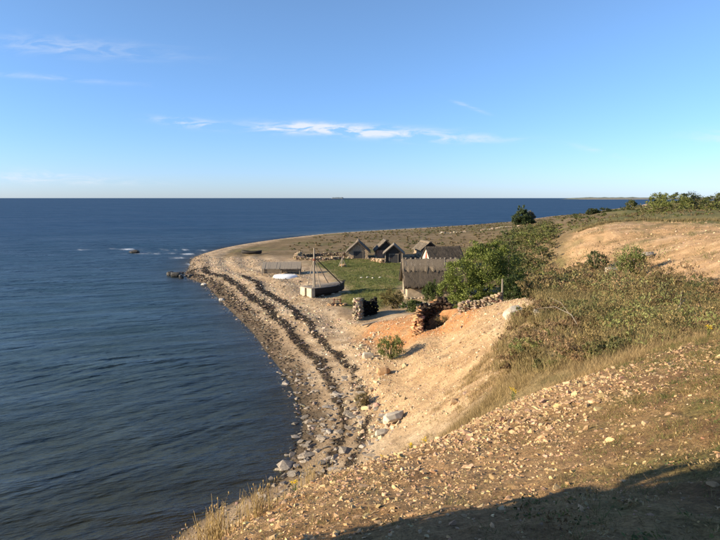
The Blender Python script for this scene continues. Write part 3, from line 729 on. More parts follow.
cl = scatter(NEARG, 4200); cl = cl[(fbm(cl[:, 0] / .8, cl[:, 1] / .8, 231, 3) > -.05)]
kk = np.repeat(np.arange(len(cl)), 26); sp_ = (.03 + .06 * rng.uniform(0, 1, len(cl)))[kk]
xy = cl[kk] + rng.normal(0, 1, (len(kk), 2)) * sp_[:, None]; p = on_ground(xy); p[:, 2] += rng.uniform(.0, 1, len(kk)) * sp_ * .6
pal = np.array([(.14, .15, .045), (.30, .21, .09), (.20, .12, .055), (.10, .125, .04), (.36, .26, .12)])[rng.integers(0, 5, len(cl))][kk]
V, F, C = leaf_quads(p, rng.uniform(.012, .04, len(p)), np.clip(pal * (1 + rng.normal(0, .25, (len(p), 1))), .01, .6), aspect=.2)
tag(mesh_np('low_herbs', V, F, M_LEAF, None, C), 'small dry and green herbs over the near slope', 'plants', kind='stuff')
GUL = [(-.5, 14.5), (3, 16), (9, 18), (15, 21), (15, 24.5), (11, 27), (7, 27.5), (4, 23), (1, 20)]
xy, k = tufts(GUL, 2600, 18, .13, dens=lambda x, y: np.clip(.40 + 1.5 * fbm(x / 2.2, y / 2.2, 251, 3), .10, 1)); h = (rng.gamma(5, .045, len(xy)) + .05) * rng.uniform(.5, 1.3, k.max() + 1)[k]
V, F, C = grass_blades(xy, h, .012, leafcols(len(xy), (.40, .28, .14), (.20, .15, .065), .25) * rng.uniform(.55, 1.25, (k.max() + 1, 1))[k], .55)
tag(mesh_np('dry_grass', V, F, M_BLADE, None, C), 'straw grass in the dip just beyond the near slope', 'grass', kind='stuff')

xy, k = tufts(POLY_LAWN, 3600, 7, .12); h = rng.gamma(3, .035, len(xy)) + .03
V, F, C = grass_blades(xy, h, .05, leafcols(len(xy), (.16, .165, .05), (.09, .115, .032), .25) * rng.uniform(.6, 1.35, (k.max() + 1, 1))[k], .6)
tag(mesh_np('lawn_grass', V, F, M_BLADE, None, C), 'short uneven grass of the lawn among the huts', 'grass', kind='stuff')

# --- low thicket on the slope behind
POLY_THICK = [(7.0, 23.5), (6.8, 27.5), (7.6, 31), (9.2, 34), (12.2, 38), (13, 43), (16, 47), (19, 58), (23, 70), (26, 73), (27, 64), (26, 55), (25, 46), (24.5, 40), (24, 34), (20, 25), (15, 20.2), (11, 20.2), (8, 21)]
ctr = scatter(POLY_THICK, 300)
den = fbm(ctr[:, 0] / 5, ctr[:, 1] / 5, 161, 3); ctr = ctr[den > -.30]
cz = ground(ctr[:, 0], ctr[:, 1]); PS, SS, CS = [], [], []
for (x_, y_), z_ in zip(ctr, cz):
    far_ = sstep(22, 60, y_); e_ = sstep(6.5, 11, x_ - (y_ - 24) * .25)
    h_ = (.24 + rng.gamma(1.7, .40)) * (.55 + .45 * e_) * (1 + .55 * far_); r_ = h_ * rng.uniform(.75, 1.2); n_ = int(1200 - 500 * far_)
    lob = [(x_, y_, z_ + h_ * .38, r_, r_, h_ * .42)] + [(x_ + rng.normal(0, r_ * .5), y_ + rng.normal(0, r_ * .5), z_ + h_ * rng.uniform(.5, .85), r_ * .42, r_ * .42, h_ * .3) for _ in range(3)]
    q = crown_points(n_, lob, rng, .5)
    PS.append(q); SS.append(np.full(n_, .092 + .115 * far_) * rng.uniform(.4, 1.6, n_))
    kind = rng.uniform() + .35 * float(fbm(np.array(x_ / 7), np.array(y_ / 7), 241, 2))
    if kind < .46: c_ = leafcols(n_, (.22, .17, .065), (.32, .23, .095), .3)
    elif kind < .62: c_ = leafcols(n_, (.13, .135, .045), (.20, .19, .07), .3)
    elif kind < .92: c_ = leafcols(n_, (.24, .145, .075), (.34, .23, .115), .3)
    else: c_ = leafcols(n_, (.15, .17, .05), (.21, .215, .07), .25)
    CS.append(c_ * rng.uniform(.5, 1.2))
V, F, C = leaf_quads(np.concatenate(PS), np.concatenate(SS), np.concatenate(CS), aspect=.17, stand=.5)
tag(mesh_np('thicket', V, F, M_LEAF, None, C), 'low brown and olive thicket covering the slope into the hollow', 'thicket', kind='stuff')
xy, k = tufts(POLY_THICK, 2600, 18, .16); h = (rng.gamma(6, .07, len(xy)) + .1) * (1 + .4 * sstep(25, 60, xy[:, 1]))
V, F, C = grass_blades(xy, h, .028, leafcols(len(xy), (.33, .25, .11), (.17, .14, .06), .25), .4)
tag(mesh_np('tall_grass', V, F, M_BLADE, None, C), 'tall straw grass standing among the thicket', 'grass', kind='stuff')
# bleached dead branches in the thicket
for (x_, y_, L_, a_, lab) in [(10.8, 26.8, 2.3, 2.5, 'bleached dead branch arching out of the thicket'), (15.6, 27.5, 2.0, .7, 'thin bare twig leaning right over the thicket')]:
    z_ = gz(x_, y_); mb = MB(); c_, s_ = math.cos(a_), math.sin(a_)
    mb.tube([(0, 0, -.1), (c_ * L_ * .25, s_ * L_ * .25, .75), (c_ * L_ * .6, s_ * L_ * .6, 1.05), (c_ * L_, s_ * L_, .85)], [.03, .024, .016, .006])
    mb.tube([(c_ * L_ * .3, s_ * L_ * .3, .8), (c_ * L_ * .45, s_ * L_ * .45 + .2, 1.25), (c_ * L_ * .7, s_ * L_ * .7 + .4, 1.45)], [.015, .01, .004])
    o = mb.build('dead_branch', M_PALEWOOD); o.location = (x_, y_, z_); tag(o, lab, 'branch')

# --- scrub on the left flank of the far bank and heath plants further out
def scrub(name, label, poly, n, hlo, hhi, per, leaf, palette, dens=None):
    c = scatter(poly, n)
    if dens is not None: c = c[dens(c[:, 0], c[:, 1]) > rng.uniform(0, 1, len(c))]
    z_ = ground(c[:, 0], c[:, 1]); PS, CS = [], []
    for (x_, y_), zz in zip(c, z_):
        h_ = rng.uniform(hlo, hhi); r_ = h_ * rng.uniform(.8, 1.5)
        PS.append(crown_points(per, [(x_, y_, zz + h_ * .45, r_, r_, h_ * .5), (x_ + rng.normal(0, r_ * .5), y_ + rng.normal(0, r_ * .5), zz + h_ * .65, r_ * .5, r_ * .5, h_ * .35)], rng, .5))
        pa = palette[rng.integers(0, len(palette))]; CS.append(leafcols(per, pa[0], pa[1], .25))
    P = np.concatenate(PS); V, F, C = leaf_quads(P, leaf * rng.uniform(.6, 1.4, len(P)), np.concatenate(CS))
    return tag(mesh_np(name, V, F, M_LEAF, None, C), label, 'scrub', kind='stuff')
GRN = ((.07, .085, .025), (.12, .125, .04)); OLV = ((.11, .10, .04), (.17, .14, .055)); DRK = ((.035, .05, .018), (.07, .08, .028)); BRN = ((.16, .11, .055), (.21, .15, .075)); LIM = ((.13, .15, .035), (.17, .175, .05))
scrub('scrub', 'dense olive scrub on the flank left of the sunlit bank', [(19, 66), (21, 80), (23, 95), (25, 112), (32, 130), (42, 140), (42, 122), (36, 104), (30.5, 90), (27, 80), (24, 70)], 290, .7, 2.0, 240, .245, [GRN, OLV, OLV, LIM])
scrub('scrub', 'bushes fringing the foot of the far bank', [(23, 68), (25, 78), (28, 80), (30, 74), (29, 62), (27, 56), (25, 60)], 46, .6, 1.4, 330, .18, [GRN, OLV, BRN, BRN])
scrub('heath_plants', 'low heath plants dotted over the flat land behind the huts', [(-20, 130), (-14, 190), (8, 222), (40, 255), (95, 310), (180, 430), (170, 330), (110, 280), (70, 220), (44, 150), (30, 118), (18, 108), (16, 120), (-4, 124)], 1300, .12, .5, 24, .33, [OLV, BRN, OLV, GRN, BRN])
scrub('scrub', 'dark scrub patches on the slope towards the far shore', [(34, 130), (48, 160), (60, 190), (80, 225), (110, 275), (170, 350), (180, 330), (130, 250), (95, 190), (70, 155), (50, 130)], 260, .6, 2.2, 150, .4, [DRK, GRN, GRN, OLV], dens=lambda x, y: sstep(-.1, .3, fbm(x / 18, y / 18, 181, 2)))
scrub('scrub', 'olive bushes massed on the plateau under the skyline trees', [(64, 128), (72, 150), (92, 175), (112, 150), (95, 120), (78, 116)], 85, .9, 2.6, 200, .3, [OLV, LIM, GRN, OLV])
scrub('plateau_plants', 'dry plants along the top of the far bank', [(33, 93), (40, 98), (50, 99), (62, 92), (80, 100), (100, 140), (70, 150), (48, 125), (38, 110)], 500, .1, .45, 30, .22, [OLV, BRN, LIM, BRN])

xy, k = tufts([(36, 95.2), (40, 96.2), (47.5, 96.6), (52, 92), (56, 87), (62, 81), (60.5, 80), (54.5, 85.8), (51, 90.6), (46.5, 95.2), (40, 95), (36.5, 94.2)], 520, 14, .25); h = rng.gamma(4, .07, len(xy)) + .08
V, F, C = grass_blades(xy, h, .06, leafcols(len(xy), (.16, .13, .055), (.24, .18, .085), .3), .5)
tag(mesh_np('turf_edge', V, F, M_BLADE, None, C), 'ragged turf hanging along the top edge of the sunlit bank', 'grass', kind='stuff')
c_ = scatter(POLY_BANK, 260); c_ = c_[fbm(c_[:, 0] / 6, c_[:, 1] / 6, 271, 3) > -.05]; kk = np.repeat(np.arange(len(c_)), 30); xy = c_[kk] + rng.normal(0, .35, (len(kk), 2)); h = rng.gamma(4, .05, len(xy)) + .05
V, F, C = grass_blades(xy, h, .04, leafcols(len(xy), (.22, .18, .075), (.13, .13, .05), .3), .6)
tag(mesh_np('bank_grass', V, F, M_BLADE, None, C), 'sparse grass clinging to the sunlit bank', 'grass', kind='stuff')
# ------------------------------------------------------------------ trees and shrubs one can point at
def tree(name, label, x, y, lobes, n, leaf, ca, cb, trunk_r, limbs, seed, cat='tree', per=55, sd=.13):
    r = np.random.default_rng(seed); z0 = gz(x, y); root = empty(name, (x, y, z0)); tag(root, label, cat)
    P = crown_points(n, lobes, r, .6, per, sd); P[:, 2] = np.maximum(P[:, 2], .2)
    V, F, C = leaf_quads(P, leaf * r.uniform(.6, 1.4, n), leafcols(n, ca, cb, .22, r), r); mesh_np('crown', V, F, M_LEAF, root, C)
    mb = MB(); top = max(l[2] for l in lobes) * .8
    mb.tube([(0, 0, -.3), (.08, .05, top * .35), (-.05, .1, top * .65), (.1, 0, top)], [trunk_r, trunk_r * .8, trunk_r * .55, trunk_r * .2], 9); tr = mb.build('trunk', M_BARK, root, True)
    for l in lobes[:limbs]:
        m2 = MB(); h0 = min(l[2] * .5, top * .6)
        m2.tube([(0, 0, h0), (l[0] * .5, l[1] * .5, (h0 + l[2]) / 2 + .2), (l[0], l[1], l[2] + l[5] * .3)], [trunk_r * .45, trunk_r * .3, .02]); m2.build('limb', M_BARK, tr, True)
    return root
LB = [(0, 0, 4.5, 2.0, 2.0, 1.8), (-2.2, -.4, 3.7, 1.5, 1.6, 1.4), (-3.2, -.2, 2.3, 1.2, 1.4, 1.2), (2.2, .4, 4.9, 1.7, 1.7, 1.5), (.9, -1.4, 2.6, 1.6, 1.3, 1.4), (-1.4, -1.5, 2.0, 1.4, 1.2, 1.2), (3.2, 0, 3.2, 1.3, 1.4, 1.3), (-.6, .6, 5.9, 1.2, 1.3, .9), (1.5, .3, 6.2, 1.1, 1.1, .8), (-2.6, -1.2, 1.0, 1.3, 1.1, .9), (.2, -1.6, 1.0, 1.5, 1.0, .9)]
tree('leafy_tree', 'broad rounded green tree beside the big thatched hut', 12.4, 57.0, LB, 46000, .135, (.085, .115, .02), (.22, .245, .055), .26, 8, 21, per=110, sd=.135)
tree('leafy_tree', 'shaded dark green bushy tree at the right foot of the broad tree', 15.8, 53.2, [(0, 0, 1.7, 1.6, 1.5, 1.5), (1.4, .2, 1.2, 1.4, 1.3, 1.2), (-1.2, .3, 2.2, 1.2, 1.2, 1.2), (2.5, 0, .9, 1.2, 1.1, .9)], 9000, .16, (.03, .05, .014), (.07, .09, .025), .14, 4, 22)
tree('thin_tree', 'slender tree with sparse pale foliage rising behind the broad tree', 19.2, 72.5, [(0, 0, 6.2, .8, .8, .7), (.5, .1, 5.4, .7, .7, .5), (-.6, 0, 6.9, .7, .7, .5), (.2, 0, 7.4, .6, .6, .4)], 1100, .16, (.11, .13, .04), (.17, .18, .07), .11, 3, 23)
tree('conical_tree', 'dark conical tree standing alone near the far shore', 66.5, 233, [(0, 0, 6.6, 1.6, 1.6, 2.2), (0, 0, 4.2, 2.6, 2.4, 2.2), (-1.8, 0, 2.6, 2.4, 2.0, 2.2), (2.2, 0, 2.6, 2.2, 2.0, 1.9), (.3, -.5, 2.0, 3.4, 2.4, 1.8), (3.6, 0, 1.6, 1.6, 1.5, 1.4)], 9000, .42, (.035, .06, .022), (.08, .10, .035), .3, 4, 24)
tree('pale_tree', 'greyish shrubby tree touching the lone conical tree', 70.5, 236, [(0, 0, 3.2, 1.9, 1.8, 2.4), (1.2, 0, 2.0, 1.8, 1.6, 1.8)], 2600, .4, (.12, .11, .065), (.17, .15, .09), .2, 2, 25)
# trees along the plateau skyline
for i, (px_, y_, h_, w_, pal, lab) in enumerate([
    (655, 150, 4.6, 2.6, LIM, 'young yellow green birch at the left end of the skyline trees'), (672, 135, 4.2, 4.4, LIM, 'wide yellow green tree on the skyline above the bank'),
    (690, 140, 4.2, 4.2, DRK, 'dark rounded tree on the skyline above the bank'), (716, 130, 3.9, 4.0, GRN, 'green tree cut off by the right edge of the view'), (629, 185, 4.0, 2.0, GRN, 'small round bush alone on the skyline nearest the sea'),
    (604, 190, 2.6, 2.8, DRK, 'dark flat bush left of the sunlit bank on the shore slope'), (590, 175, 2.0, 2.2, DRK, 'smaller dark bush lowest on the shore slope')]):
    x_ = (px_ - 360) / 565 * y_; r_ = np.random.default_rng(50 + i)
    lob = [(0, 0, h_ * .5, w_ * .7, w_ * .7, h_ * .48)] + [(r_.uniform(-.7, .7) * w_, r_.uniform(-.4, .4) * w_, h_ * r_.uniform(.3, .8), w_ * .42, w_ * .42, h_ * .24) for _ in range(6)]
    tree('skyline_tree', lab, x_, y_, lob, 3600, .27, pal[0], pal[1], .14, 4, 60 + i)
shrub('shrub', 'bright green round bush growing on the orange bluff face', 2.25, 40.2, 1.1, 1.0, 1.9, 6000, .07, (.11, .135, .035), (.20, .215, .065), seed=1)
shrub('shrub', 'small brown dome shaped bush at the foot of the scree', .1, 33.6, .62, .6, .85, 3600, .05, (.16, .125, .05), (.24, .18, .08), seed=2)
shrub('shrub', 'brownish bush in front of the big thatched hut', 3.5, 60.5, 1.6, 1.3, 2.2, 5200, .11, (.12, .10, .035), (.19, .15, .05), seed=3)
shrub('shrub', 'low green bush between the brownish bush and the kiln', 5.4, 57.5, 1.4, 1.0, 1.25, 3600, .11, (.07, .10, .025), (.12, .14, .04), seed=4)
shrub('shrub', 'dark green bush against the front wall of the big hut', 8.0, 61.0, 1.3, 1.1, 2.7, 5200, .12, (.05, .075, .018), (.10, .125, .03), seed=5)
shrub('shrub', 'light yellow green bush in front of the sunlit bank', 28.6, 59.5, 1.9, 1.7, 3.3, 9000, .14, (.14, .17, .04), (.20, .21, .07), seed=6)
shrub('shrub', 'dark rounded bush left of the yellow green bush', 29.2, 69.4, 1.5, 1.4, 2.6, 4500, .15, (.06, .075, .025), (.10, .11, .04), seed=7)
shrub('shrub', 'brown hollow twiggy bush inside the kiln ruin', 6.9, 46.3, .75, .7, 1.15, 2600, .06, (.14, .10, .04), (.20, .15, .06), seed=8)
shrub('shrub', 'olive bush at the far right foot of the broad tree', 18.5, 56, 1.8, 1.6, 2.4, 4800, .15, (.09, .10, .03), (.15, .14, .05), seed=9)
# unseen junipers added left of the viewpoint to throw the shade over the near corner
for i, (x_, y_, w_, h_, lab) in enumerate([(-4.5, 1.6, 1.45, 5.3, 'added wind bent juniper on the cliff edge left of the viewpoint'), (-5.6, -.9, 1.9, 5.2, 'added tall juniper behind the viewpoint on the cliff edge'), (-5.0, -3.8, 2.0, 4.6, 'added broad juniper furthest back on the cliff edge'), (-3.4, .8, 1.2, 3.4, 'added small juniper nearest the viewpoint'), (-8.0, -6.5, 2.0, 4.0, 'added high juniper on the slope behind the viewpoint'), (-4.5, -6.6, 1.9, 3.6, 'added dense juniper on the turf behind the viewpoint')]):
    shrub('shade_juniper', lab, x_, y_, w_, w_, h_, 8000, .22, (.03, .05, .018), (.06, .08, .03), seed=30 + i)

# flowering and seeding weeds near the break of slope
M_YEL = mat_plain('yellow_petal', (.75, .50, .02), .15, 9, .6, 0)
def ragwort(label, x, y, h, nst, seed):
    r = random.Random(seed); root = empty('ragwort', (x, y, gz(x, y))); tag(root, label, 'flower')
    st, fl, lf = MB(), MB(), MB()
    for i in range(nst):
        a = r.uniform(0, 6.28); q = r.uniform(.05, .22) * h; hx, hy, hh = math.cos(a) * q, math.sin(a) * q, h * r.uniform(.75, 1.0)
        st.tube([(hx * .2, hy * .2, -.03), (hx * .5, hy * .5, hh * .5), (hx, hy, hh)], [.007, .005, .003], 5)
        for k in range(7):
            b_ = r.uniform(0, 6.28); dd_ = r.uniform(0, .07); cx, cy, cz_ = hx + math.cos(b_) * dd_, hy + math.sin(b_) * dd_, hh + r.uniform(-.03, .03); s_ = r.uniform(.009, .016)
            V = [(cx + math.cos(j * 1.047) * s_, cy + math.sin(j * 1.047) * s_, cz_) for j in range(6)] + [(cx, cy, cz_ + s_ * .5), (cx, cy, cz_ - s_ * .8)]
            fl.add(V, [(j, (j + 1) % 6, 6) for j in range(6)] + [((j + 1) % 6, j, 7) for j in range(6)])
        for k in range(4):
            zz = hh * (.15 + .18 * k); b_ = r.uniform(0, 6.28); e = (hx * .5 + math.cos(b_) * .09, hy * .5 + math.sin(b_) * .09, zz + .03)
            s0 = (hx * .4, hy * .4, zz); px_, py_ = -math.sin(b_) * .018, math.cos(b_) * .018; m_ = [(s0[j] + e[j]) / 2 for j in range(3)]
            lf.add([s0, (m_[0] + px_, m_[1] + py_, m_[2]), e, (m_[0] - px_, m_[1] - py_, m_[2])], [(0, 1, 2, 3)])
    st.build('stems', M_WEED, root)['kind'] = 'stuff'; fl.build('flower_heads', M_YEL, root)['kind'] = 'stuff'; lf.build('leaves', M_WEED, root)['kind'] = 'stuff'
M_WEED = mat_plain('weed_green', (.10, .12, .03), .3, 9, .8, 0)
for i, (x_, y_, h_, k, lab) in enumerate([(.55, 12.0, .32, 4, 'yellow ragwort lowest along the edge of the near slope'), (1.2, 12.4, .36, 5, 'yellow ragwort above the pale block on the beach'), (1.55, 13.0, .36, 5, 'yellow ragwort right beside its like, in straw grass'),
    (4.0, 14.2, .42, 6, 'tallest yellow ragwort in the middle of the straw grass'), (10.4, 16.5, .4, 7, 'ragwort patch highest on the slope at the right'), (11.2, 17.0, .4, 9, 'full ragwort clump at the right edge of the slope'), (-1.25, 10.1, .34, 4, 'yellow ragwort nearest the water on the near slope')]):
    ragwort(lab, x_, y_, h_, k, 70 + i)
# dry weeds at the lower left edge of the slope
M_STRAW = mat_plain('straw', (.36, .26, .11), .25, 9, .8, 0)
def weed(label, x, y, n, h, sp, seed, heads=True):
    r = np.random.default_rng(seed); root = empty('dry_weed', (x, y, gz(x, y))); tag(root, label, 'grass')
    mb, hd = MB(), MB()
    for i in range(n):
        a = r.uniform(0, 6.28); q = abs(r.normal(0, sp)); bx, by = math.cos(a) * q, math.sin(a) * q; hh = h * r.uniform(.45, 1.1); lx, ly = r.normal(0, .16, 2) * hh
        dz_ = gz(x + bx, y + by) - root.location.z
        mb.tube([(bx, by, dz_ - .04), (bx + lx * .35, by + ly * .35, dz_ + hh * .6), (bx + lx, by + ly, dz_ + hh)], [.0045, .0032, .0012], 4)
        if heads and i % 3 == 0:
            c_ = Vector((bx + lx, by + ly, dz_ + hh)); mb2 = [(0, 0, .02), (.009, 0, 0), (0, .009, 0), (-.009, 0, 0), (0, -.009, 0), (0, 0, -.03)]
            hd.add([tuple(c_ + Vector(q_)) for q_ in mb2], [(0, 1, 2), (0, 2, 3), (0, 3, 4), (0, 4, 1), (5, 2, 1), (5, 3, 2), (5, 4, 3), (5, 1, 4)])
    mb.build('stalks', M_STRAW, root)['kind'] = 'stuff'
    if hd.v: hd.build('seed_heads', M_STRAW, root)['kind'] = 'stuff'
for i, (x_, y_, n_, h_, s_, lab) in enumerate([(-1.75, 6.6, 60, .50, .18, 'tall dry weeds with seed heads at the lower left edge'), (-1.45, 7.4, 60, .45, .2, 'dry straw clump beside the tall seeding weeds'), (-1.6, 5.6, 70, .40, .2, 'straw clump lowest at the bottom edge of the view'), (-.9, 9.6, 50, .42, .2, 'loose straw clump above the stony part of the slope')]):
    weed(lab, x_, y_, n_, h_, s_, 90 + i)

# ------------------------------------------------------------------ rocks one can point at
def boulder(label, x, y, sx, sy, sz_, mat, seed, sink=.25, rz=0, name='boulder', tilt=(0, 0), z=None):
    V, F = (T_BLOCK[seed % len(T_BLOCK)] if mat is not M_DARKROCK else T_BOULD[seed % len(T_BOULD)]); mb = MB(); mb.add(V * np.array([sx, sy, sz_]), F)
    o = mb.build(name, mat); bv = o.modifiers.new('bevel', 'BEVEL'); bv.width = .04 * min(sx, sy); bv.segments = 2
    z0 = gz(x, y) if z is None else z
    o.location = (x, y, z0 + sz_ * (.42 - sink)); o.rotation_euler = (tilt[0], tilt[1], rz); return tag(o, label, 'rock')
boulder('large pale limestone block lying at the foot of the scree', 1.95, 28.9, 1.5, .95, .8, M_PALE, 1, .15, .5)
boulder('smaller block wedged below the large pale block', 1.15, 28.0, .9, .55, .45, M_PALE, 2, .15, .4)
boulder('pale angular block resting near the top of the scree', 10.0, 36.2, 1.5, 1.2, 1.1, M_PALE, 3, .2, .3, tilt=(.15, -.1))
boulder('dark sided block half buried beside the thicket', 10.6, 33.0, 1.0, .7, .9, M_PALE, 4, .25, 1.0)
boulder('grey pale boulder under the kiln at the bluff foot', 1.6, 37.2, 1.0, .8, .7, M_STONE, 5, .2)
boulder('boulder in the rubble left of the green bush', .6, 41.5, .9, .7, .7, M_PALE, 6, .2)
boulder('round reddish stone on the lower scree', 4.6, 26.4, .5, .45, .4, M_STONE, 7, .2)
boulder('pale slab between bluff and bush in the hollow', 29.6, 66, 1.9, 1.0, 1.1, M_PALE, 8, .2, .2)
boulder('pale rock ledge under the yellow green bush', 27.2, 62.5, 2.0, 1.0, 1.2, M_PALE, 9, .2, -.2)
boulder('pale rock ledge right of the yellow green bush', 34.0, 66, 2.2, 1.2, 1.2, M_PALE, 1, .2, .3)
boulder('pale stone at the far edge of the broad tree shade', 21.5, 66, 2.2, 1.2, .9, M_PALE, 3, .2, .3)
boulder('white stone at the water edge nearest the point', -24.3, 86.9, .9, .7, .6, M_WHITESTONE, 2, .2)
boulder('white stone at the water edge nearer the boats', -18.3, 73.7, .75, .6, .5, M_WHITESTONE, 5, .2)
boulder('lone dark boulder in the water off the point', -56, 139.3, 2.6, 1.8, 1.5, M_DARKROCK, 4, .2, z=0)
for i, (x_, y_, s_, lab) in enumerate([(-31.8, 96.8, 2.0, 'largest black rock at the tip of the point'), (-33.3, 98.6, 1.5, 'outermost black rock off the point'), (-30.4, 95.2, 1.2, 'black rock on the near side of the tip'), (-32.0, 99.6, 1.3, 'low black rock on the far side of the tip'), (-29.2, 96.6, 1.1, 'dark rock between the tip and the beach')]):
    boulder(lab, x_, y_, s_, s_ * .75, s_ * .7, M_DARKROCK, i, .2, i, z=0.05)
for i, (x_, y_, s_, lab) in enumerate([(.2, 84, .45, 'leftmost white stone on the lawn'), (1.1, 84.4, .5, 'middle white stone on the lawn'), (1.9, 83.7, .45, 'right white stone on the lawn'), (3.0, 84.1, .4, 'white stone on the lawn nearest the big hut')]):
    boulder(lab, x_, y_, s_, s_ * .8, s_ * .5, M_WHITESTONE, i + 2, .15, i)

# ------------------------------------------------------------------ dry stone work
def wall_stones(name, label, path, h, thick, size, base, seed, hf=None, cat='stone wall', painted_shade=None, fallen=True):
    """dry stone wall of flat pieces laid in uneven courses; soot(x, y) gives the share of shade painted in"""
    r = np.random.default_rng(seed); pts, ss, cs = [], [], []
    path = [np.array(q, float) for q in path]; seg = [np.linalg.norm(b_ - a) for a, b_ in zip(path[:-1], path[1:])]; tot = sum(seg)
    def at_(d_):
        for a, b_, l in zip(path[:-1], path[1:], seg):
            if d_ <= l: return a + (b_ - a) * d_ / l, np.array([-(b_ - a)[1], (b_ - a)[0]]) / l
            d_ -= l
        return path[-1], np.array([-(path[-1] - path[-2])[1], (path[-1] - path[-2])[0]]) / seg[-1]
    ch = size * .36; z_ = 0.; ci = 0
    while z_ < h * 1.15:
        d_ = r.uniform(-.3, .1) * size
        while d_ < tot + .2 * size:
            c, nrm = at_(min(max(d_, 0), tot)); top = h * (1 if hf is None else hf(c)) * (.82 + .30 * vnoise(np.array(d_ / 1.1), np.array(seed * 3.3), seed))
            if z_ < top:
                for off in np.arange(-thick / 2, thick / 2 + .01, size * .62):
                    q = c + nrm * (off * (1 - .2 * z_ / h) + r.normal(0, .04)); pts.append((q[0], q[1], z_ + r.normal(0, .02))); ss.append(size * r.uniform(.75, 1.35)); cs.append(painted_shade(q) if painted_shade else 0)
            d_ += size * r.uniform(.6, .95)
        z_ += ch * r.uniform(.8, 1.2)
    for i in range(int(tot * 3) if fallen else 0):           # fallen stones along the foot
        c, nrm = at_(r.uniform(0, tot)); q = c + nrm * r.normal(0, thick * .8); pts.append((q[0], q[1], 0)); ss.append(size * r.uniform(.5, 1.0)); cs.append(0)
    pts = np.array(pts); pts[:, 2] += ground(pts[:, 0], pts[:, 1]); C0 = stonecols(len(pts), base, .25, r)
    C0 = lerpc(C0, np.array(cs, float), (.018, .016, .014))  # inner stones go near black: shade put into their colour
    V, F, C = stones_mesh(pts, np.array(ss), T_WALL, C0, .10, r)
    return tag(mesh_np(name, V, F, M_STONEVC, None, C), label, cat)
T_WALL = make_hull_templates(10, 12, .5, 16)
STN = (.36, .28, .195)
wall_stones('stone_wall', 'low tumbled dry stone wall nearest, running left from the first hut', [(-12.4, 111.3), (-9, 110.2), (-6, 110.0), (-3.2, 110.8)], .62, .9, .45, (.30, .225, .15), 1)
wall_stones('stone_wall', 'rear dry stone wall closing the enclosure beyond the mast', [(-12.4, 116.8), (-8, 118.4), (-4, 117.8), (-3.2, 117)], .8, .8, .45, (.22, .17, .115), 2)
wall_stones('stone_wall', 'lit stone end of the enclosure left of the mast', [(-12.9, 112), (-12.7, 114.2), (-12.5, 116)], 1.1, .8, .45, (.44, .33, .21), 3)
wall_stones('stone_wall', 'sloping stone wall beside the boarded hut gable', [(2.6, 108), (3.8, 105.6), (4.3, 103.4)], .8, .8, .42, (.42, .30, .19), 4)
wall_stones('stone_wall', 'tumbled stone wall along the top of the scree', [(7.9, 43.6), (8.8, 43.4), (9.8, 43.2), (10.9, 43.0)], .7, .7, .36, (.30, .225, .15), 5)
wall_stones('stone_wall', 'heap of wall stones between boarded hut and white and red gabled hut', [(8.8, 108), (11.5, 110), (13, 109)], .9, .9, .42, (.20, .16, .115), 6)
wall_stones('stone_wall', 'scattered pale stones on the grass far behind the huts', [(27, 190), (31, 192), (36, 193)], .3, 1.6, .7, (.38, .31, .22), 7)
wall_stones('stone_wall', 'pale stone line by the far shore left of the lone tree', [(42, 196), (50, 199), (57, 200)], .25, 1.6, .7, (.38, .31, .22), 8)
# roofless stone shelter on the beach and kiln ruin in the bluff: walls left and back, inner shade painted near black
wall_stones('stone_shelter', 'roofless stone shelter with inside shade painted black, by the lawn corner', [(-.35, 54.9), (-.1, 56.2), (.1, 57.4), (.7, 57.9), (1.75, 57.9)], 2.35, .5, .40, (.40, .32, .22), 9, hf=lambda c: 1.0 if c[0] < .4 else .85, cat='ruin', painted_shade=lambda q: 1 if q[0] > .22 else 0)
wall_stones('kiln_ruin', 'collapsed lime kiln opening dark in the orange bluff edge', [(4.5, 43.2), (4.6, 44.6), (4.75, 46.0), (5.2, 47.4), (6.0, 48.2), (7.0, 48.4), (7.9, 47.9)], 1.2, .5, .38, (.42, .24, .12), 10, hf=lambda c: .5 if c[1] < 44 else (.95 if c[0] < 5.6 else (1.2 if c[0] < 7.6 else .6)), cat='ruin', painted_shade=lambda q: .9 if (q[0] > 5.25 and q[1] < 48.25 and q[0] < 8.0) else 0, fallen=False)
wall_stones('stone_heap', 'pale stone heap between big hut and kiln', [(6.2, 57.6), (7.0, 57.2), (7.8, 57.0)], .8, 1.0, .5, (.46, .38, .27), 12, fallen=False)

# ------------------------------------------------------------------ huts
def roof_slab(L, half, rise, eave_z, oh_g, oh_e, th, rag, seed, side, nx=40, ny=12):
    """one thatched slope with uneven surface and ragged lower edge; ridge along local x"""
    r = np.random.default_rng(seed); V, F = [], []
    sl = rise / half; x0, x1 = -L / 2 - oh_g, L / 2 + oh_g
    for layer in (0, 1):
        for j in range(ny + 1):
            for i in range(nx + 1):
                s = j / ny; x = x0 + (x1 - x0) * i / nx
                run = (half + oh_e) * s + (rag * r.normal() if j == ny else 0)
                z = eave_z + rise - sl * run; y = run
                if layer == 0: z += th + .03 * r.normal() + .02 * math.sin(x * 2.1 + seed)
                if i in (0, nx): x += rag * .5 * r.normal()
                V.append((x, side * y, z))
    n1 = (nx + 1) * (ny + 1)
    for j in range(ny):
        for i in range(nx):
            a = j * (nx + 1) + i; F.append((a, a + 1, a + nx + 2, a + nx + 1)); F.append((n1 + a, n1 + a + nx + 1, n1 + a + nx + 2, n1 + a + 1))
    for i in range(nx):
        a = ny * (nx + 1) + i; F.append((a, a + 1, n1 + a + 1, n1 + a)); F.append((i, n1 + i, n1 + i + 1, i + 1))
    for j in range(ny):
        a = j * (nx + 1); F.append((a, a + nx + 1, n1 + a + nx + 1, n1 + a)); a += nx; F.append((a, n1 + a, n1 + a + nx + 1, a + nx + 1))
    return V, F
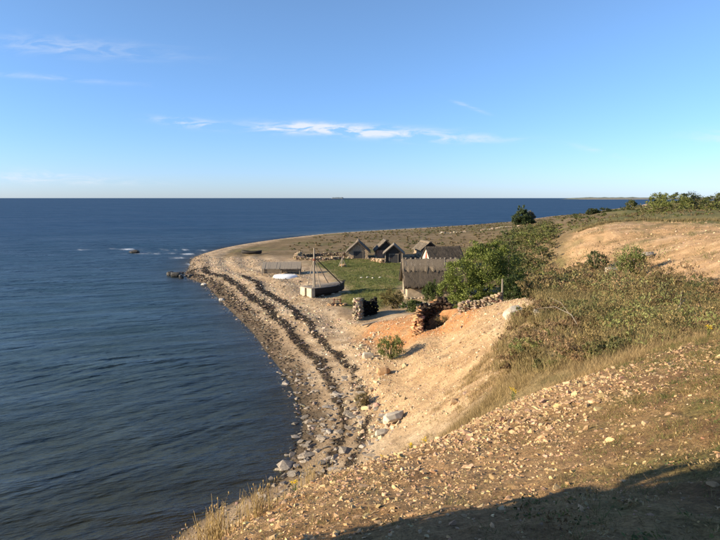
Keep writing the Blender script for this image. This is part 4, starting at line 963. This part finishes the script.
def hut(name, label, x, y, rot, wid, L, wall_h, rise, wall_m, roof_m, seed, door_end=-1, door_m=None, door_w=1.0, door_h=1.75, ridge=None, boards=False, oh_g=.35, oh_e=.35, th=.22, gable_m=None, cap_m=None, shadow_gable=None, riders=0, posts=False, hatch=None):
    z0 = min(gz(x + a, y + b_) for a in (-2, 0, 2) for b_ in (-2, 0, 2)) - .05
    root = empty(name, (x, y, z0), rot); tag(root, label, 'hut', 'fishing huts of the hamlet'); r = random.Random(seed)
    w = wid / 2; mb = MB(); hl = L / 2
    mb.add([(-hl, -w, -.2), (hl, -w, -.2), (hl, w, -.2), (-hl, w, -.2), (-hl, -w, wall_h), (hl, -w, wall_h), (hl, w, wall_h), (-hl, w, wall_h)], [(3, 2, 1, 0), (0, 1, 5, 4), (1, 2, 6, 5), (2, 3, 7, 6), (3, 0, 4, 7), (4, 5, 6, 7)])
    mb.build('wall', wall_m, root)
    for s in (-1, 1):
        gm = MB(); gx0 = s * (hl - .12); gx1 = s * (hl + .004)
        gm.add([(gx0, -w, wall_h), (gx0, w, wall_h), (gx0, 0, wall_h + rise * .985), (gx1, -w, wall_h), (gx1, w, wall_h), (gx1, 0, wall_h + rise * .985)], [(0, 1, 2), (5, 4, 3), (0, 3, 4, 1), (1, 4, 5, 2), (2, 5, 3, 0)])
        gm.build('gable', gable_m or wall_m, root)
    for side in (-1, 1):
        V, F = roof_slab(L, w, rise, wall_h, oh_g, oh_e, th, .035 if boards else .07, seed + side, side)
        m_ = MB(); m_.add(V, F); rf = m_.build('roof_slope', roof_m, root, not boards)
        sl = rise / w
        if boards:      # overlapping roof boards laid down the slope
            bb = MB(); nb_ = int((L + 2 * oh_g) / .27)
            for i in range(nb_):
                xx = -L / 2 - oh_g + .02 + i * (L + 2 * oh_g) / nb_; rn = w + oh_e + r.uniform(-.06, .08); zt = wall_h + rise + th + .045 + r.uniform(0, .03)
                bb.add([(xx, 0, zt), (xx + .17, 0, zt), (xx + .17, side * rn, zt - sl * rn), (xx, side * rn, zt - sl * rn), (xx, 0, zt - .06), (xx + .17, 0, zt - .06), (xx + .17, side * rn, zt - sl * rn - .06), (xx, side * rn, zt - sl * rn - .06)], [(0, 1, 2, 3), (7, 6, 5, 4), (0, 3, 7, 4), (1, 5, 6, 2), (3, 2, 6, 7), (0, 4, 5, 1)])
            bb.build('roof_boards', M_PALEWOOD, rf)
        else:           # loose reed ends for a shaggy surface
            n = 1500; rr = np.random.default_rng(seed * 3 + side); run = rr.uniform(.05, 1, n) * (w + oh_e); xx = rr.uniform(-L / 2 - oh_g, L / 2 + oh_g, n); ln = rr.uniform(.15, .4, n)
            z1 = wall_h + rise - sl * run + th + .02; z2 = z1 - sl * ln + rr.uniform(.0, .09, n); wd_ = rr.uniform(.012, .035, n); sk = rr.normal(0, .05, n)
            Vb = np.stack([np.c_[xx, side * run, z1], np.c_[xx + wd_, side * run, z1], np.c_[xx + sk, side * (run + ln), z2]], 1).reshape(-1, 3)
            mesh_np('reed_ends', Vb, np.arange(3 * n).reshape(-1, 3), M_REED, rf, np.repeat(leafcols(n, (.07, .055, .038), (.14, .11, .075), .3, rr), 3, 0))['kind'] = 'stuff'
    sl = rise / w
    if ridge:           # turf and reed cap over the ridge
        cm = MB(); n = 34; rr = np.random.default_rng(seed + 8); ys = [-ridge, -ridge * .6, -.12, .12, ridge * .6, ridge]
        V, F = [], []
        for i in range(n + 1):
            xx = -L / 2 - oh_g - .05 + (L + 2 * oh_g + .1) * i / n
            for k, yv in enumerate(ys):
                q = yv * (1 + (.12 * rr.normal() if k in (0, 5) else 0)); V.append((xx, q, wall_h + rise + th + .12 - sl * max(abs(q) - .05, 0) + .035 * rr.normal() - (.09 if k in (0, 5) else 0)))
        for i in range(n):
            for k in range(5): a = i * 6 + k; F.append((a, a + 1, a + 7, a + 6))
        cm.add(V, F); cp = cm.build('ridge_cap', cap_m or M_THATCH2, root, True); so = cp.modifiers.new('solid', 'SOLIDIFY'); so.thickness = .12; so.offset = -1
    for i in range(riders):     # crossed wooden riders that weigh the ridge down
        xx = -L / 2 + .1 + i * (L - .2) / max(1, riders - 1) + r.uniform(-.12, .12); q = MB(); tl = 1.15 * r.uniform(.8, 1.1); zt = wall_h + rise + th + .07; sk = r.uniform(-.35, .35)
        for s in (-1, 1):
            q.beam((xx + .04 * s, -s * .16, zt + .12), (xx + sk * .4 + .04 * s, s * tl * .8, zt + .06 - sl * tl * .8), .08, .07)
        q.build('ridge_rider', M_PALEWOOD, root)
    # door with frame in the gable end
    if door_m is not None:
        gx = door_end * (hl + .004); dm = MB()
        npl = 5
        for i in range(npl):
            a = -door_w / 2 + i * door_w / npl; dm.box((min(gx, gx + door_end * .05), a + .008, .02), (max(gx, gx + door_end * .05), a + door_w / npl - .008, door_h))
        dr = dm.build('door', door_m, root)
        fm = MB(); xa, xb = min(gx, gx + door_end * .09), max(gx, gx + door_end * .09)
        fm.box((xa, -door_w / 2 - .12, 0), (xb, -door_w / 2 - .004, door_h + .004)); fm.box((xa, door_w / 2 + .004, 0), (xb, door_w / 2 + .12, door_h + .004)); fm.box((xa - .003, -door_w / 2 - .16, door_h + .008), (xb + .003, door_w / 2 + .16, door_h + .14)); fm.build('door_frame', M_WOOD, root)
        hm = MB(); xh = gx + door_end * .075; hm.box((xh - .025, door_w * .3, .95), (xh + .025, door_w * .3 + .04, 1.12)); hm.build('handle', M_IRON, dr)
    if hatch is not None:
        hx = -hl - .03; hm = MB(); a = wall_h - .1; c = wall_h + rise * .62; q = .45
        hm.add([(hx, -q, a), (hx, q, a), (hx, q * .25, c), (hx, -q * .25, c), (hx + .06, -q, a), (hx + .06, q, a), (hx + .06, q * .25, c), (hx + .06, -q * .25, c)], [(0, 1, 2, 3), (7, 6, 5, 4), (0, 4, 5, 1), (1, 5, 6, 2), (2, 6, 7, 3), (3, 7, 4, 0)]); hm.build('gable_hatch', hatch, root)
    # barge boards on both gables
    for s in (-1, 1):
        for side in (-1, 1):
            bg_ = MB(); xx = s * (L / 2 + oh_g + .03); bg_.beam((xx, side * .03, wall_h + rise + th * .6), (xx, side * (w + oh_e), wall_h - sl * oh_e + th * .6), .05, .2)
            bg_.build('barge_board', M_TAR, root)
    if posts:
        for s in (-1, 1):
            pm = MB(); xx = door_end * (hl + .09); pm.box((xx - .08, s * (w - .10) - .10, -.1), (xx + .08, s * (w - .10) + .10, wall_h + .05)); pm.build('corner_post', M_PALEWOOD, root)
    # stone footing
    pts = []
    for s in (-1, 1):
        for a in np.arange(-hl, hl + .01, .45): pts.append((a, s * (w + .06)))
        for a in np.arange(-w, w + .01, .45):
            if not (s == door_end and abs(a) < door_w / 2 + .15): pts.append((s * (hl + .06), a))
    pts = np.array([(a + r.gauss(0, .03), b_ + r.gauss(0, .03), .02) for a, b_ in pts]); V, F, C = stones_mesh(pts, np.full(len(pts), .48) * rng.uniform(.8, 1.2, len(pts)), T_BLOCK, stonecols(len(pts), (.36, .29, .20), .25), .15)
    mesh_np('footing', V, F, M_STONEVC, root, C)['kind'] = 'stuff'
    return root
M_REED = mat_vc('reed', .95, .1, 0)
M_STONEWALL = mat_plain('field_stone_wall', (.34, .255, .17), .5, 3.2, .95, .9, .10)
M_GREYROOF = mat_plain('grey_roof', (.20, .165, .125), .4, 4, .95, .8, .05, stretch=(6, 1, 1))
PI2 = math.pi / 2
hut('fishing_hut', 'stone hut with wide dark door, leftmost, facing the lawn', -.35, 115.2, PI2, 3.9, 5.2, 1.55, 1.75, M_STONEWALL, M_GREYROOF, 11, -1, M_DOOR, 1.75, 1.5, oh_g=.5, oh_e=.45, th=.26, ridge=.35)
hut('fishing_hut', 'half hidden hut with reddish wall behind the boarded hut', 5.2, 117.0, PI2 + .05, 3.9, 5.0, 1.6, 1.85, mat_plain('ruddy_stone', (.34, .20, .13), .4, 3, .95, .8, .08), M_GREYROOF, 12, -1, M_DOOR, .9, 1.5, oh_g=.45, th=.24, gable_m=M_TAR)
hut('fishing_hut', 'dark boarded hut with grey board roof in the middle of the row', 6.35, 105.8, PI2 - .06, 3.3, 4.4, 1.95, 1.45, M_TAR, M_GREYROOF, 13, -1, M_DOOR, 1.5, 1.7, boards=True, oh_g=.5, oh_e=.38, th=.10, posts=True)
hut('fishing_hut', 'dark gabled hut with pale ridge behind the white and red gabled hut', 14.2, 121.5, PI2 + .25, 3.7, 4.6, 1.2, 1.45, M_STONEWALL, M_GREYROOF, 14, -1, M_DOOR, .9, 1.5, oh_g=.45, th=.24, gable_m=M_TAR, ridge=.5)
hut('fishing_hut', 'small thatched hut with white and red gable', 14.3, 97.4, .26, 3.6, 6.0, 1.75, 1.7, M_WHITEWALL, M_THATCH, 15, -1, M_RED, .75, 1.6, hatch=M_RED, oh_g=.15, oh_e=.35, th=.22)
hut('fishing_hut', 'big nearest thatched hut with shaggy pale ridge and plastered walls', 8.6, 68.4, .03, 5.2, 6.2, 1.75, 2.35, M_PLASTER, M_THATCH, 16, -1, M_DOOR, .9, 1.6, oh_g=.42, oh_e=.5, th=.30, ridge=1.45, riders=11, cap_m=M_THATCH2, gable_m=M_TAR)

# ------------------------------------------------------------------ open boat shed
bx, by = -12.6, 90.2; root = empty('boat_shed', (bx, by, gz(bx, by) - .02), .04); tag(root, 'long low open shed with grey board roof on the beach', 'shed')
L = 6.2
for i in range(24):
    a = -L / 2 + i * L / 24; m_ = MB(); dz_ = random.uniform(0, .03); e = random.uniform(-.06, .06)
    m_.beam((a + L / 48, -1.15 + e, .98 + dz_), (a + L / 48, 1.15, 1.85 + dz_), L / 24 - .02, .035); m_.build('roof_board', M_PALEWOOD, root)
for xx in (-L / 2 + .15, -.1, L / 2 - .15):
    m_ = MB(); m_.tube([(xx, -.95, -.1), (xx, -.95, 1.0)], .075); m_.build('post', M_WOOD, root)
    m_ = MB(); m_.tube([(xx, .95, -.1), (xx, .95, 1.72)], .075); m_.build('post', M_WOOD, root)
m_ = MB(); m_.beam((-L / 2, -.95, 1.0), (L / 2, -.95, 1.0), .1, .12); m_.beam((-L / 2, .95, 1.71), (L / 2, .95, 1.71), .1, .12); m_.build('roof_beam', M_WOOD, root)
for i in range(6):
    m_ = MB(); m_.box((-L / 2, .98, .05 + i * .26), (L / 2, 1.02, .05 + i * .26 + .24)); m_.build('back_board', M_WOOD, root)

# ------------------------------------------------------------------ boats
def hull_loft(L, B, D, mat, root, flip=False, n=22, m=10, transom=False, sheer=.25, name='hull'):
    V, F = [], []
    for i in range(n + 1):
        t_ = i / n; u = 2 * t_ - 1
        wv = (1 - abs(u) ** 2.4) if not transom else (1 - max(0, u) ** 2.2) * (.78 + .22 * min(1, (t_) * 2.5))
        wv = max(wv, .02); dp = D * (.82 + .18 * (1 - u * u)); zs = D + sheer * (max(0, u) ** 2 if transom else u * u)
        for k in range(m + 1):
            th = math.pi * k / m; yv = -math.cos(th) * B / 2 * wv; s = math.sin(th) ** .75
            V.append((u * L / 2, yv * (.55 + .45 * (1 - s) + .30 * s), zs - (dp + (zs - D)) * s * (1 if wv > .05 else .8)))
    for i in range(n):
        for k in range(m): a = i * (m + 1) + k; F.append((a, a + 1, a + m + 2, a + m + 1))
    F.append(tuple(range(m + 1))); F.append(tuple(n * (m + 1) + k for k in range(m + 1))[::-1])
    if flip: V = [(x_, -y_, D - z_) for x_, y_, z_ in V]
    mb = MB(); mb.add(V, F); o = mb.build(name, mat, root, True)
    so = o.modifiers.new('solid', 'SOLIDIFY'); so.thickness = .035; so.offset = 0; return o
bx, by = -11.5, 86.3; root = empty('rowing_boat', (bx, by, gz(bx, by)), .02); tag(root, 'white rowing boat turned upside down in front of the low shed', 'boat')
hull_loft(3.7, 1.45, .62, M_BOAT, root, True)
m_ = MB(); m_.tube([(-1.75, 0, .52), (-1.0, 0, .665), (0, 0, .68), (1.0, 0, .665), (1.75, 0, .52)], .03); m_.build('keel', M_BOAT, root)
for s in (-1, 1):
    m_ = MB(); pts = [(u * 1.85, s * .725 * (1 - abs(u) ** 2.4), .03) for u in np.linspace(-.97, .97, 15)]; m_.tube(pts, .03, 5); m_.build('gunwale', M_BOAT, root)
bx, by = -24.4, 126.6; root = empty('rowing_boat', (bx, by, gz(bx, by)), -.05); tag(root, 'old dark rowing boat lying far out on the beach', 'boat')
hull_loft(4.6, 1.5, .6, M_TAR, root)
m_ = MB(); m_.beam((-.7, -.6, .42), (-.7, .6, .42), .25, .04); m_.beam((.8, -.6, .42), (.8, .6, .42), .25, .04); m_.build('thwart', M_WOOD, root)
for s in (-1, 1):
    m_ = MB(); m_.tube([(u * 2.3, s * .75 * (1 - abs(u) ** 2.4), .6 + .25 * u * u) for u in np.linspace(-.97, .97, 15)], .035, 5); m_.build('gunwale', M_TAR, root)

# old wooden vessel set up on stones with a legged mast
bx, by = -4.2, 71.4; zb = gz(bx, by) + .12; root = empty('fishing_vessel', (bx, by, zb), R(38)); root.scale = (1.0, 1.3, 1.0); tag(root, 'dark tarred wooden vessel with legged mast and two long spars on the beach', 'boat')
n, L = 16, 5.4; V, F = [], []
for i in range(n + 1):
    t_ = i / n; u = t_; hw = .95 * (1 - max(0, (t_ - .35) / .65) ** 2.2) + .05; zt = .95 + .42 * max(0, (t_ - .45) / .55) ** 2; zb_ = .0 + .32 * max(0, (t_ - .6) / .4) ** 2; xx = -L / 2 + L * t_
    V += [(xx, -hw * .62, zb_), (xx, -hw * .86, zb_ + (zt - zb_) * .33), (xx, -hw * .95, zb_ + (zt - zb_) * .66), (xx + .1 * t_, -hw, zt), (xx + .1 * t_, hw, zt), (xx, hw * .95, zb_ + (zt - zb_) * .66), (xx, hw * .86, zb_ + (zt - zb_) * .33), (xx, hw * .62, zb_)]
for i in range(n):
    for k in (0, 1, 2, 4, 5, 6, 7): a = i * 8 + k; b_ = i * 8 + (k + 1) % 8; F.append((a, b_, b_ + 8, a + 8))
F.append(tuple(range(8))); F.append(tuple(n * 8 + k for k in range(8))[::-1])
m_ = MB(); m_.add(V, F); hull = m_.build('hull', M_TAR, root)
for k, zf in ((1, .33), (2, .66)):           # strakes along the side
    for s in (0, 1):
        m_ = MB(); m_.tube([(V[i * 8 + (k if s == 0 else 7 - k)][0], V[i * 8 + (k if s == 0 else 7 - k)][1], V[i * 8 + (k if s == 0 else 7 - k)][2]) for i in range(n)], .035, 5); m_.build('strake', M_TAR, hull)
for i in range(9):                             # deck planks
    yv = -.85 + i * .19; m_ = MB(); xe = L / 2 - .3 - 1.6 * abs(yv) ** 2.2; m_.beam((-L / 2 + .05, yv + .09, .965), (xe, yv + .09, .965 + .30 * max(0, (xe + .0) / 2.4) ** 2), .175, .05); m_.build('deck_plank', M_PALEWOOD, root)
for s in (-1, 1):
    m_ = MB(); m_.tube([(-L / 2 + L * i / n + .1 * i / n, s * (.95 * (1 - max(0, (i / n - .35) / .65) ** 2.2) + .05), .97 + .42 * max(0, (i / n - .45) / .55) ** 2) for i in range(n + 1)], .06, 6); m_.build('gunwale', M_TAR, root)
    m_ = MB(); m_.box((-L / 2 - .55, s * .58 - .42, -.02), (-L / 2 - .01, s * .58 + .42, .98)); m_.build('stern_block', M_STERN, root, bevel=.03)
m_ = MB(); m_.box((-L / 2 - .5, -.99, .985), (-L / 2 + .5, .99, 1.07)); m_.build('stern_deck', M_PALEWOOD, root)
top = (-1.95, 0, 5.9)
m_ = MB(); m_.tube([(-1.95, 0, .95), top], [.11, .08], 8); m_.build('mast', M_PALEWOOD, root)
for a, b_ in ((-2.65, -.55), (-1.5, -.55), (-2.5, .6), (-1.35, .6)):
    m_ = MB(); m_.tube([(a, b_, 1.0), (-1.95 + (.06 if a > -2 else -.06), b_ * .08, 4.3)], [.06, .05], 6); m_.build('mast_leg', M_PALEWOOD, root)
m_ = MB(); m_.tube([(-1.9, -.12, 4.7), (1.75, -.55, 1.1)], [.05, .07], 6); m_.build('spar', M_TAR, root)
m_ = MB(); m_.tube([(-1.9, .1, 4.75), (.6, .35, 1.0)], [.05, .06], 6); m_.build('spar', M_WOOD, root)
m_ = MB(); m_.tube([(-1.98, 0, 4.3), (-1.92, 0, 4.55)], .17, 8); m_.build('mast_collar', M_IRON, root)
for i, (a, b_) in enumerate([(-2.9, -.6), (-2.9, .6), (-1.2, -.5), (.4, -.5), (1.6, -.3), (-.4, .5), (1.2, .4)]):
    V0, F0 = T_BLOCK[i]; m_ = MB(); m_.add(V0 * np.array([.55, .5, .5]), F0); o = m_.build('support_stone', M_PALE, root); o.location = (a, b_, -.08 if a < .5 else .05)

# small things about the hamlet
bx, by = -3.1, 98.4; root = empty('wooden_tripod', (bx, by, gz(bx, by))); tag(root, 'small grey wooden tripod standing on the lawn', 'tripod')
for k in range(3):
    a = k * 2.09 + .4; m_ = MB(); m_.tube([(math.cos(a) * .8, math.sin(a) * .8, -.05), (-.05 * math.cos(a), -.05 * math.sin(a), 1.65)], [.09, .06], 6); m_.build('leg', M_PALEWOOD, root)
m_ = MB(); m_.add(T_BLOCK[2][0] * np.array([1.1, .8, .7]), T_BLOCK[2][1]); o = m_.build('anchor_stone', M_STONE, root); o.location = (.1, 0, .18)
bx, by = -2.6, 63.4; root = empty('fireplace', (bx, by, gz(bx, by))); tag(root, 'stone ringed fireplace with rusty iron and charred wood on the beach', 'fireplace')
for k in range(11):
    a = k * .571; m_ = MB(); m_.add(T_BLOCK[k % 10][0] * np.array([.42, .36, .34]), T_BLOCK[k % 10][1]); o = m_.build('ring_stone', M_STONE, root); o.location = (math.cos(a) * .95, math.sin(a) * .6, .07); o.rotation_euler = (0, 0, k)
for k in range(3):
    m_ = MB(); m_.beam((-.5 + .25 * k, -.2, .08), (.2 + .2 * k, .25 - .1 * k, .16), .12, .12); m_.build('charred_log', M_TAR, root)
m_ = MB()
for a, b_ in ((-.35, 0), (.35, .05)):
    m_.tube([(a, b_, -.05), (a, b_, .75)], .05, 6); m_.tube([(a, b_, .7), (a + .12, b_, .55)], .04, 6)
m_.beam((-.45, .02, .6), (.45, .04, .6), .08, .06); m_.build('iron_grate', M_IRON, root)
bx, by = 11.0, 43.2; root = tag(MB().tube([(0, 0, -.3), (.02, 0, .7), (0, .02, 1.75)], [.075, .07, .06], 7).build('wooden_post', M_PALEWOOD), 'weathered wooden post at the end of the scree wall', 'post'); root.location = (bx, by, gz(bx, by))
# driftwood plank on the slope below the shelter
o = MB().beam((-.9, 0, .05), (.9, .1, .09), .2, .07).build('driftwood', M_PALEWOOD); o.location = (.9, 50.3, gz(.9, 50.3) + .02); o.rotation_euler = (0, -.05, .6); tag(o, 'grey driftwood plank on the orange bluff foot', 'driftwood')
